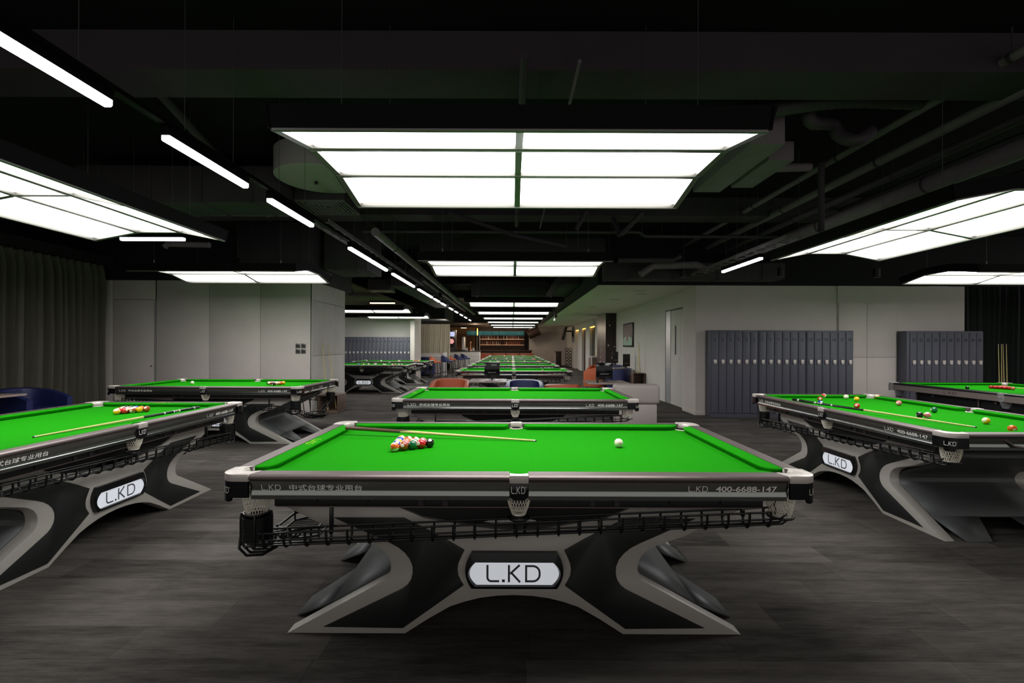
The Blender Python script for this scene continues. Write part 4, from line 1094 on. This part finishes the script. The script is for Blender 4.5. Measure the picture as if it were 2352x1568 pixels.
MB().lathe([(.50, 0), (.52, .012), (.52, .30)], n=48).build('disc_body', mat('disc_paint', (176, 160, 168), .7), t, smooth=40)
MB().lathe([(.018, -.03), (.022, 0)], (-.08, .05, 0), 12).build('sensor', M['blackmat'], t, smooth=40)
for i, (u, v, Y) in enumerate(((1569, 617, 9.4), (1793, 615, 9.4), (2013, 617, 9.4), (930, 612, 10.2), (1010, 672, 15), (806, 664, 13.2), (1300, 585, 8.6))):
    p = atY(u, v, Y)
    t = thing('pendant_speaker', 'small black hanging cylinder ' + ['in front of the corridor soffit', 'above locker door 10', 'above the flush closet', 'between two strips of the diagonal line', 'far down the diagonal line', 'over the alcove entrance', 'between the first two central lamps'][i], 'hanging spotlight', tuple(p))
    MB().lathe([(.055, -.17), (.06, -.165), (.06, 0), (.02, .005)], n=20).build('spot_body', M['black'], t, smooth=40)
    MB().tube([(0, 0, 0), (0, 0, CZ - p.z)], .006, 6).build('drop_rod', M['pipe'], t)
# small security cameras under the soffit edge
for i, (u, v, Y) in enumerate(((1274, 733, 16.5), (1277, 725, 17.5))):
    p = atY(u, v, Y); t = thing('security_camera', ['lower white dome camera hung under the soffit edge', 'upper small camera hung under the soffit edge'][i], 'camera', tuple(p))
    MB().lathe([(.015, -.06), (.035, -.05), (.04, 0), (.02, .03)], n=16).build('dome', M['white' if i == 0 else 'blackmat'], t, smooth=40)
    MB().tube([(0, 0, .02), (0, 0, 2.79 - p.z if p.x > 1.9 else CZ - p.z)], .015, 6).build('drop_rod', M['pipe'], t)
for i, (x, y) in enumerate(((3.0, 11.3), (3.25, 12.0), (2.9, 13.5), (2.7, 16), (2.6, 19), (3.3, 22))):
    t = thing('soffit_vent', 'slim slot vent in the white soffit, %s from the wall end' % ordn[i], 'air vent', (x, y, 2.79), 0, 'slots in the white soffit')
    MB().box(-.14, .14, -.012, .012, -.006, 0).build('slot_frame', M['lampframe'], t)

# ------------------------------------------------------------------ lounge furniture
def tub_chair(m, label, loc, rz, h=.74, w=.72, d=.66, group=None, name='tub_chair'):
    """opening faces +y locally"""
    t = thing(name, label, 'armchair', loc, rz, group)
    n = 22; rows = []; th = .10
    def path(k, off):
        # U shape: arms straight then half ellipse at the back (-y)
        t_ = k / n
        a = PI * t_; hw = w / 2 - off; dd = d * .55 - off
        if t_ < .25: x = hw; y_ = d / 2 - (d * .5) * (t_ / .25)
        elif t_ > .75: x = -hw; y_ = d / 2 - (d * .5) * ((1 - t_) / .25)
        else:
            b = PI * (t_ - .25) / .5; e = .75
            cx_, sx_ = math.cos(b), math.sin(b)
            x = hw * (abs(cx_) ** e) * (1 if cx_ > 0 else -1); y_ = -(d / 2 - off) * (abs(sx_) ** e)
        return x, y_
    for k in range(n + 1):
        xo, yo = path(k, 0); xi, yi = path(k, th)
        t_ = k / n; hh = h * (.80 + .20 * math.sin(PI * t_) ** .8); 
        xm, ym = (xo + xi) / 2, (yo + yi) / 2
        rows.append([(xo, yo, .06), (xo, yo, hh - .05), (xo * .9 + xm * .1, yo * .9 + ym * .1, hh - .02), (xm, ym, hh), (xi * .9 + xm * .1, yi * .9 + ym * .1, hh - .02), (xi, yi, hh - .05), (xi, yi, .06)])
    mb = MB().grid(rows, closed=True); q = len(rows[0]); mb.f += [tuple(range(q)), tuple(n * q + j for j in range(q))]
    mb.build('shell', m, t, smooth=50)
    MB().box(-w / 2 + th, w / 2 - th, -d / 2 + th, d / 2 - .01, .24, .44).build('seat_cushion', m, t, bevel=0.035, seg=3)
    MB().box(-w / 2 + th, w / 2 - th, -d / 2 + th, d / 2 - .02, .06, .235).build('seat_base', m, t, bevel=0.01)
    for sx in (-1, 1):
        for sy in (-1, 1):
            MB().lathe([(.018, 0), (.022, .06)], (sx * (w / 2 - .09), sy * (d / 2 - .10), 0), 10).build('leg', M['blackmat'], t)
    return t
def lounge_table(loc, w, d, label, screen=None, pinkish='tabletop', h=.74, legs='ped', scr=(0, 0), scr_rz=0):
    t = thing('lounge_table', label, 'table', loc)
    MB().box(-w / 2, w / 2, -d / 2, d / 2, h - .03, h).build('tabletop', M[pinkish], t, bevel=0.004)
    MB().lathe([(.24, 0), (.24, .012), (.035, .02), (.035, h - .03)], n=20).build('pedestal', M['black'], t, smooth=40)
    m = MB()
    for k in range(5): m.box(-.12 + k * .05, -.09 + k * .05, -d / 2 + .02, -d / 2 + .08, h - .05, h - .03)
    m.build('socket_strip', M['blackmat'], t)
    return t
def monitor(loc, rz, label, w=.34, h=.36, tilt=0):
    t = thing('screen_monitor', label, 'screen', loc, rz)
    MB().box(-w / 2, w / 2, -.012, .012, .05, .05 + h).build('screen_panel', M['screen'], t, bevel=0.004)
    MB().box(-.02, .02, .012, .04, .0, .18).build('stand_neck', M['black'], t, bevel=0.003)
    MB().box(-.07, .07, -.03, .09, 0, .012).build('stand_foot', M['black'], t, bevel=0.003)
    MB().box(-.09, .09, -.0135, -.012, .155, .159).build('bright_line', M['logo'], t)
    return t
O1 = tub_chair(M['orange'], 'orange leather tub chair behind the second table, the one nearest the bar stools', (-1.30, 10.15, 0), PI, .77, .82, group='tub chairs behind the second table')
tub_chair(M['blue'], 'navy leather tub chair in the middle behind the second table', (.26, 9.95, 0), PI, .77, .80, group='tub chairs behind the second table')
tub_chair(M['orange'], 'orange leather tub chair behind the second table, the one nearest the taupe sofa', (1.05, 9.95, 0), 0, .71, .78, group='tub chairs behind the second table')
lounge_table((-.50, 10.3, 0), .78, .80, 'pinkish lounge table with the black screen behind the second table')
lounge_table((1.95, 9.95, 0), .85, .75, 'pinkish lounge table next to the taupe curved sofa')
monitor((-.43, 10.4, .74), 0, 'black square screen on the lounge table between orange and navy chairs', .33, .33)
monitor((1.93, 10.0, .74), 0, 'black square screen on the lounge table next to the taupe sofa', .345, .34)
for i, (x, y, w_) in enumerate(((-.28, 10.1, .10), (.02, 10.2, .14))):
    o = MB().box(x, x + w_, y, y + .1, .74 + (0 if i == 0 else 0), .752).build('menu_card', M['white'], bevel=0.001); 
    if i == 1: o.location = (-.18, 0, 0)
    tag(o, ['white card on the lounge table in front of the black screen', 'white card at the navy chair end of the lounge table'][i], 'card', 'cards on the lounge table')
o = MB().lathe([(.022, 0), (.024, .10), (.02, .11)], (1.72, 9.62, .74), 12).build('cup_holder', M['blackmat'], smooth=40); tag(o, 'small black upright holder on the table by the taupe sofa', 'holder')
# taupe curved sofa
t = thing('curved_sofa', 'taupe leather sofa with a rounded back at the end of the second table', 'sofa', (2.33, 9.0, 0))
def roundbox(x0, x1, y0, y1, z0, z1, b): return MB().box(x0, x1, y0, y1, z0, z1), b
MB().box(-.42, .42, -.16, .16, .40, .77).build('sofa_back', M['beige'], t, bevel=0.07, seg=4)
MB().box(-.40, .36, -.14, .16, .03, .40).build('sofa_base', M['beige'], t, bevel=0.02, seg=2)
MB().box(-.40, .40, .17, .72, .10, .42).build('sofa_seat', M['beige'], t, bevel=0.04, seg=3)
for sx in (-.33, .30):
    for sy in (-.08, .62): MB().lathe([(.02, 0), (.02, .1)], (sx, sy, 0), 8).build('leg', M['blackmat'], t)
# by the curtain
tub_chair(M['blue'], 'navy leather tub chair against the long dark curtain', (-7.88, 7.8, 0), -PI / 2, .76, .78, .74)
t = lounge_table((-7.75, 6.95, 0), .80, .62, 'dark topped lounge table beside the navy chair at the curtain', pinkish='tabletop', h=.73)
# right wall group
tub_chair(M['blue'], 'navy leather tub chair beside the walnut cue stand at the corridor wall', (3.45, 15.3, 0), 0.9, .78, .78)
tub_chair(M['orange'], 'orange leather tub chair behind the corridor screen', (3.0, 16.9, 0), 0.9, .74, .74)
tub_chair(M['orange'], 'orange leather tub chair at the foot of the mural pillar', (3.35, 18.4, 0), 2.6, .76, .76)
tub_chair(M['blue'], 'navy leather tub chair at the foot of the mural pillar', (3.75, 17.6, 0), 2.6, .78, .76)
lounge_table((3.70, 16.3, 0), .6, .6, 'lounge table under the framed poster')
monitor((3.85, 16.1, .74), .5, 'dark screen on the table under the poster, nearer the door', .30, .42)
monitor((3.8, 17.6, .8), .5, 'dark screen under the poster, nearer the mural pillar', .26, .42)
# poster
t = thing('framed_poster', 'framed poster with a pale dome shape hanging on the corridor wall', 'poster', (4.15, 17.0, 1.87))
MB().box(-.05, 0, -.70, .70, -.42, .42).build('poster_frame', M['black'], t, bevel=0.004)
MB().box(-.054, -.05, -.64, .64, -.37, .37).build('poster_print', mat('poster_top', (122, 102, 98), .6, noise=.55, nscale=9, stretch=(1, 6, 1)), t)
m = MB().prism([(-.64, -.37), (.64, -.37), (.64, -.16)] + [(.64 * math.cos(a * PI / 8), -.16 + .11 * math.sin(a * PI / 8)) for a in range(1, 8)] + [(-.64, -.16)], -.058, -.054, 'x'); m.build('poster_ground', mat('poster_green', (150, 178, 158), .6), t)
MB().lathe([(.13, 0), (.13, .003)], n=20).xf(Matrix.Translation((-.062, 0, -.10)) @ Matrix.Rotation(PI / 2, 4, 'Y')).build('poster_emblem', mat('poster_mark', (150, 100, 96), .6), t)
# mural pillar
t = thing('mural_pillar', 'dark brown pillar printed with pale splashes on the corridor wall', 'pillar', (3.74, 19.1, 0))
MB().box(0, .42, 0, 1.9, 0, 2.78).build('pillar_body', M['brown'], t)
mm = mat('mural_print', (44, 34, 30), .35, noise=.8, nscale=2.2); mm2 = mat('mural_side', (92, 80, 80), .3, noise=.3, nscale=1.5, stretch=(1, 1, .3))
MB().box(.005, .415, -.006, 0, 0, 2.78).build('front_print', mm, t)
MB().box(-.006, 0, 0, 1.9, 0, 2.78).build('side_print', mm2, t)
pp = mat('petal_print', (196, 186, 180), .5)
def petals(face, pts):
    m = MB(); r_ = random.Random(5)
    for a, z, s in pts:
        k = 9; ring = [(a + s * (1 + .35 * r_.uniform(-1, 1)) * math.cos(2 * PI * i / k), z + s * (1 + .35 * r_.uniform(-1, 1)) * math.sin(2 * PI * i / k)) for i in range(k)]
        m.prism(ring, -.009, -.006, 'y' if face == 'f' else 'x')
    return m
petals('f', [(.30, .72, .09), (.33, 1.18, .05), (.10, 1.5, .04), (.34, 1.45, .03), (.15, 2.3, .03), (.25, 1.0, .03)]).build('petal_shapes', pp, t)
petals('s', [(.9, .5, .05), (1.2, .8, .06), (1.1, 1.0, .05), (.9, 1.3, .05), (.85, 1.55, .05), (1.0, 1.75, .03), (.3, .55, .06), (.25, .8, .06), (.2, .3, .05), (1.0, .2, .05)]).build('splash_shapes', pp, t)
# items far down the corridor
t = thing('wall_television', 'black television tilted from a bracket at the far end of the corridor', 'television', (3.45, 32.2, 2.1)); 
MB().box(-.05, .05, -.6, .6, -.25, .65).xf(Matrix.Rotation(.25, 4, 'Y')).build('television_panel', M['screen'], t, bevel=.01); MB().box(.05, .6, -.04, .04, .3, .4).build('television_bracket', M['black'], t)
t = thing('wine_rack', 'black scalloped bottle rack standing at the end of the corridor wall', 'rack', (3.85, 32.6, 0))
m = MB()
for k in range(5):
    for s in (-1, 1): m.lathe([(.10, 0), (.10, .2), (.085, .2), (.085, 0)], n=12, cap=False).v
m = MB()
for k in range(6):
    for s in (-.12, .12): m.tube([(s + .10 * math.cos(a * PI / 6), 0, .12 + k * .22 + .10 * math.sin(a * PI / 6)) for a in range(12)], .022, 6, closed=True)
m.build('rack_rings', M['blackmat'], t, smooth=50); MB().box(-.26, .26, -.02, .30, 0, .02).build('rack_base', M['blackmat'], t)
t = thing('dark_cabinet', 'tall dark brown box cabinet near the far end of the corridor', 'cabinet', (3.25, 33.6, 0)); MB().box(-.2, .2, -.2, .3, 0, 1.05).build('cabinet_body', M['brown'], t, bevel=.01); MB().box(-.22, -.2, -.2, .3, 0.02, 1.0).build('cabinet_door', M['wall'], t); MB().box(-.23, .23, -.23, .33, 1.05, 1.08).build('cabinet_top', M['black'], t)
t = thing('wooden_cabinet', 'brown wooden shelf unit with cues under the amber-lit windows', 'shelf unit', (3.9, 22.3, 0)); MB().box(-.25, .2, -.5, .5, 0, .95).build('cabinet_body', M['wood'], t, bevel=.01); MB().box(-.27, -.25, -.5, -.4, 0, 1.0).build('side_post', M['white'], t); MB().box(-.27, .2, -.52, .52, .95, 1.0).build('cabinet_top', M['white'], t)
for i, yy in enumerate((22.0, 22.3, 22.6)): cue((3.9, yy, .9), (4.02, yy, 1.75), ['pale cue upright on the far wooden shelf unit, nearest the mural', 'pale cue upright in the middle of the far wooden shelf unit', 'pale cue upright on the far wooden shelf unit, nearest the windows'][i], 'cue', .3)
o = MB().box(-.06, .06, -.1, .1, -.14, .14).build('wall_speaker', M['black'], bevel=.01); o.location = (4.05, 32.0, 2.22); tag(o, 'small black box speaker on the corridor wall beside the television', 'speaker')

# ------------------------------------------------------------------ bar stools, dart machine, bar
def bar_stool(m, label, loc, rz, group='bar stools'):
    t = thing('bar_stool', label, 'bar stool', loc, rz, group); h = .74
    MB().box(-.22, .22, -.20, .22, h - .03, h + .05).build('seat', m, t, bevel=.03, seg=3)
    n = 14; rows = []
    for k in range(n + 1):
        a = PI * k / n; x, y_ = .25 * math.cos(a), -.02 - .22 * math.sin(a); hh = h + .10 + .16 * math.sin(a)
        rows.append([(x, y_, h - .02), (x, y_, hh), (x * .97, y_ * .97, hh + .015), (x * .86, y_ * .86, hh), (x * .86, y_ * .86, h - .02)])
    mb = MB().grid(rows, closed=True); mb.f += [tuple(range(5)), tuple(n * 5 + j for j in range(5))]; mb.build('backrest', m, t, smooth=50)
    for sx in (-1, 1):
        for sy in (-1, 1): MB().tube([(sx * .16, sy * .15, h - .03), (sx * .22, sy * .21, 0)], .014, 8).build('leg', M['blackmat'], t, smooth=50)
    MB().tube([(-.20, -.19, .25), (.20, -.19, .25), (.20, .19, .25), (-.20, .19, .25)], .010, 6, closed=True).build('foot_ring', M['blackmat'], t, smooth=50)
    return t
for m, lab, loc, rz in (('orange', 'orange bar stool nearest the camera by the sage curtain', (-3.35, 20.9, 0), -1.1), ('blue', 'pale blue bar stool behind the nearest orange one', (-3.0, 21.9, 0), -.8), ('orange', 'orange bar stool in front of the grey bar counter', (-3.15, 24.7, 0), -1.0),
                        ('blue', 'navy bar stool next to the farther orange one', (-2.85, 25.5, 0), -.8), ('blue', 'navy bar stool closest to the grey counter end', (-2.62, 26.6, 0), -.8)):
    bar_stool(M[m], lab, loc, rz)
for i, (x, y) in enumerate(((-3.4, 22.2), (-3.35, 25.9))):
    t = thing('high_table', ['narrow high table between the nearest bar stools', 'narrow high table at the farther bar stools'][i], 'high table', (x - .35, y, 0), 0, 'high tables'); MB().box(-.5, .5, -.25, .25, .97, 1.0).build('tabletop', M['white'], t, bevel=.004); MB().lathe([(.22, 0), (.22, .01), (.03, .02), (.03, .97)], n=14).build('pedestal', M['black'], t, smooth=40)
tub_chair(M['blue'], 'dark navy chair half hidden behind the alcove tables', (-4.15, 23.1, 0), 0, .92, .8)
t = thing('menu_shelf', 'small wooden crate shelf beside the pillar of the alcove', 'shelf', (-4.35, 21.6, 0))
MB().box(-.3, .15, -.12, .2, 0, 1.12).build('shelf_body', M['wood'], t, bevel=.01)
for z_ in (.9, 1.0, 1.1): MB().box(-.31, .16, -.14, .21, z_, z_ + .03).build('shelf_board', M['cue'], t)
t = thing('partition_end', 'white end board of the low partition at the bar stools', 'partition', (-3.3, 23.6, 0)); MB().box(-.06, .06, -.3, .3, 0, 1.12).build('board', M['white'], t, bevel=.004); MB().box(-1.3, -.06, -.1, .1, 0, 1.1).build('low_wall', M['wall'], t)
t = thing('dart_machine', 'black electronic dart machine with a lit red target and screen', 'dart machine', (-3.70, 29.3, 0))
MB().box(-.26, .26, 0, .4, 0, 2.42).build('machine_body', M['black'], t, bevel=.01)
MB().box(-.19, .19, -.012, 0, 2.02, 2.30).build('display', M['bluescreen'], t, bevel=.003)
for r_, mm_, dy in ((.21, 'black', -.02), (.165, 'red', -.026), (.13, 'pinkw', -.03), (.085, 'red', -.034), (.05, 'pinkw', -.038), (.02, 'red', -.042)):
    MB().lathe([(r_, 0), (r_, .012)], n=28).xf(Matrix.Translation((0, dy + .012, 1.72)) @ Matrix.Rotation(PI / 2, 4, 'X')).build('target_ring', M[mm_], t)
for z_ in (1.18, 1.28): MB().box(-.16, .16, -.01, 0, z_, z_ + .06).build('button_panel', M['wood'], t)
# grey counter block and bar
t = thing('grey_counter', 'pale grey panelled counter block at the near end of the bar', 'counter', (-2.75, 27.9, 0))
MB().box(-.85, .86, 0, .9, 0, 1.12).build('counter_body', M['wallg'], t, bevel=.01); MB().box(-.9, .9, -.03, .95, 1.12, 1.16).build('counter_top', M['black'], t, bevel=.005)
for z_ in (.28, .56, .84): MB().box(-.85, .86, -.004, 0, z_, z_ + .008).build('panel_joint', M['duct'], t)
t = thing('bar_counter', 'long dark brown bar counter across the far end of the hall', 'bar', (-.6, 34.5, 0))
MB().box(-3.0, 2.0, 0, .7, 0, 1.05).build('bar_front', M['brown'], t, bevel=.01); MB().box(-3.05, 2.05, -.05, .75, 1.05, 1.14).build('bar_top', M['brown'], t, bevel=.005)
t = thing('banquette', 'orange red banquette seat along the bar front', 'bench', (-.6, 32.6, 0))
for k in range(4): MB().box(-1.7 + k * .95, -.80 + k * .95, 0, .15, .45, .95).build('back_cushion', M['orange'], t, bevel=.03)
MB().box(-1.7, 2.1, -.5, 0, 0, .47).build('seat_bench', M['orange'], t, bevel=.03)
bw = thing('back_bar_shelf', 'lit back bar shelving against the rear wall with two bright boards', 'shelf', (-.77, 37.9, 0))
MB().box(-2.0, 1.75, .2, .3, 1.0, 2.6).build('back_panel', M['brown'], bw)
for z_ in (1.50, 1.95): MB().box(-1.75, 1.75, -.1, .2, z_, z_ + .035).build('shelf_board', M['warm'] if False else mat('lit_shelf_board', (225, 176, 140), .5, emit=.55), bw)
for x in (-2.0, -1.8, 0.0, 1.75): MB().box(x - .03, x + .03, -.1, .2, 0.0, 2.35).build('shelf_post', M['white'] if x < -1 else M['brown'], bw)
rb = random.Random(4)
for z_, nn in ((1.535, 20), (1.985, 13)):
    for k in range(nn):
        x = -.77 - 1.55 + k * (3.1 / nn) + rb.uniform(-.03, .03); h_ = rb.uniform(.2, .32); mm_ = M['glassbottle'] if rb.random() < .55 else M['glassclear']
        if abs(x + .77) < .06: continue
        o = MB().lathe([(.032, 0), (.036, .01), (.036, h_ * .6), (.012, h_ * .74), (.012, h_), (.015, h_)], n=10).build('bottle', mm_, smooth=50); o.location = (x, 37.95, z_)
        tag(o, 'liquor bottle on the %s lit shelf behind the bar' % ('lower' if z_ < 1.7 else 'upper'), 'bottle', 'bottles on the %s bar shelf' % ('lower' if z_ < 1.7 else 'upper'))
t = thing('teal_canopy', 'teal glass canopy panels hanging over the bar', 'canopy', (-1.25, 35.0, 2.22))
for k in range(7):
    MB().box(-2.05 + k * .6, -2.05 + k * .6 + .585, 0, .5, 0, .30).build('glass_panel', M['teal'], t, bevel=.01)
MB().box(-2.1, 2.2, .2, .3, .30, .34).build('canopy_rail', M['brown'], t)
for x in (-1.8, 0, 1.9): MB().tube([(x, .25, .34), (x, .25, .72)], .01, 6).build('hanger_rod', M['pipe'], t)
t = thing('amber_tube_lamp', 'upright amber tube lamp hanging before the teal canopy', 'lamp', (-2.42, 33.5, 2.18)); MB().tube([(0, 0, 0), (0, 0, .48)], .035, 10).build('glowing_tube', M['amber'], t, smooth=50); MB().tube([(0, 0, .48), (0, 0, .76)], .01, 6).build('hanger_rod', M['pipe'], t)
strip((-3.55, 33.2, 2.70), (-3.15, 33.2, 2.70), 'small warm strip light above the dart machine side of the bar', 'warm', 'bar strips')
t = thing('barrel_duct', 'dark barrel shaped duct end beside the bar canopy', 'duct', (1.55, 35.3, 2.35)); MB().tube([(-.35, 0, -.1), (.45, 0, .25)], .33, 24).build('barrel', M['brown'], t, smooth=50); MB().tube([(0, 0, .3), (0, 0, .6)], .02, 6).build('hanger_rod', M['pipe'], t)
t = thing('steel_tank', 'tall polished steel tank beside the ochre wall of the bar', 'tank', (-3.55, 35.3, 1.14)); MB().lathe([(.14, 0), (.14, .9), (.10, .98)], n=20).build('tank_body', M['steel'], t, smooth=50); 
sbox('trim_30', M['brown'], -4.0, -3.1, 34.9, 35.7, 0, 1.14)
t = thing('beer_tap', 'copper beer tap column on the grey counter', 'beer tap', (-2.45, 28.35, 1.16)); MB().lathe([(.08, 0), (.03, .1), (.028, .42), (.05, .50), (.02, .55)], n=14).build('tap_column', mat('copper', (214, 140, 110), .3, .6), t, smooth=50)
for s in (-.05, .05): MB().tube([(s, 0, .45), (s * 1.6, -.06, .62)], .008, 6).build('tap_handle', M['black'], t)
for i, x in enumerate((-2.72, -2.64, -2.30, -2.24)):
    o = MB().lathe([(.028, 0), (.03, .12), (.012, .16), (.012, .2)], n=10).build('jar', M['white'], smooth=50); o.location = (x, 28.2, 1.16); tag(o, 'small white container on the grey counter beside the beer tap', 'jar', 'containers at the beer tap')

# fixtureless point lights added to brighten the warm bar and the seats before it
def lamp_point(x, y, z, e, c=(1.0, .78, .55), r=.12):
    l = bpy.data.lights.new('added_bar_light', 'POINT'); l.energy = e; l.color = c; l.shadow_soft_size = r
    o = bpy.data.objects.new('added_bar_light', l); COL.objects.link(o); o.location = (x, y, z)
for x in (-2.6, -1.0, .6): lamp_point(x, 33.6, 2.7, 35)
for x in (-1.9, 0): lamp_point(x, 37.2, 2.3, 10)
lamp_point(-3.3, 27.2, 2.9, 45); lamp_point(-3.2, 22.6, 2.4, 30, (1, .9, .8))
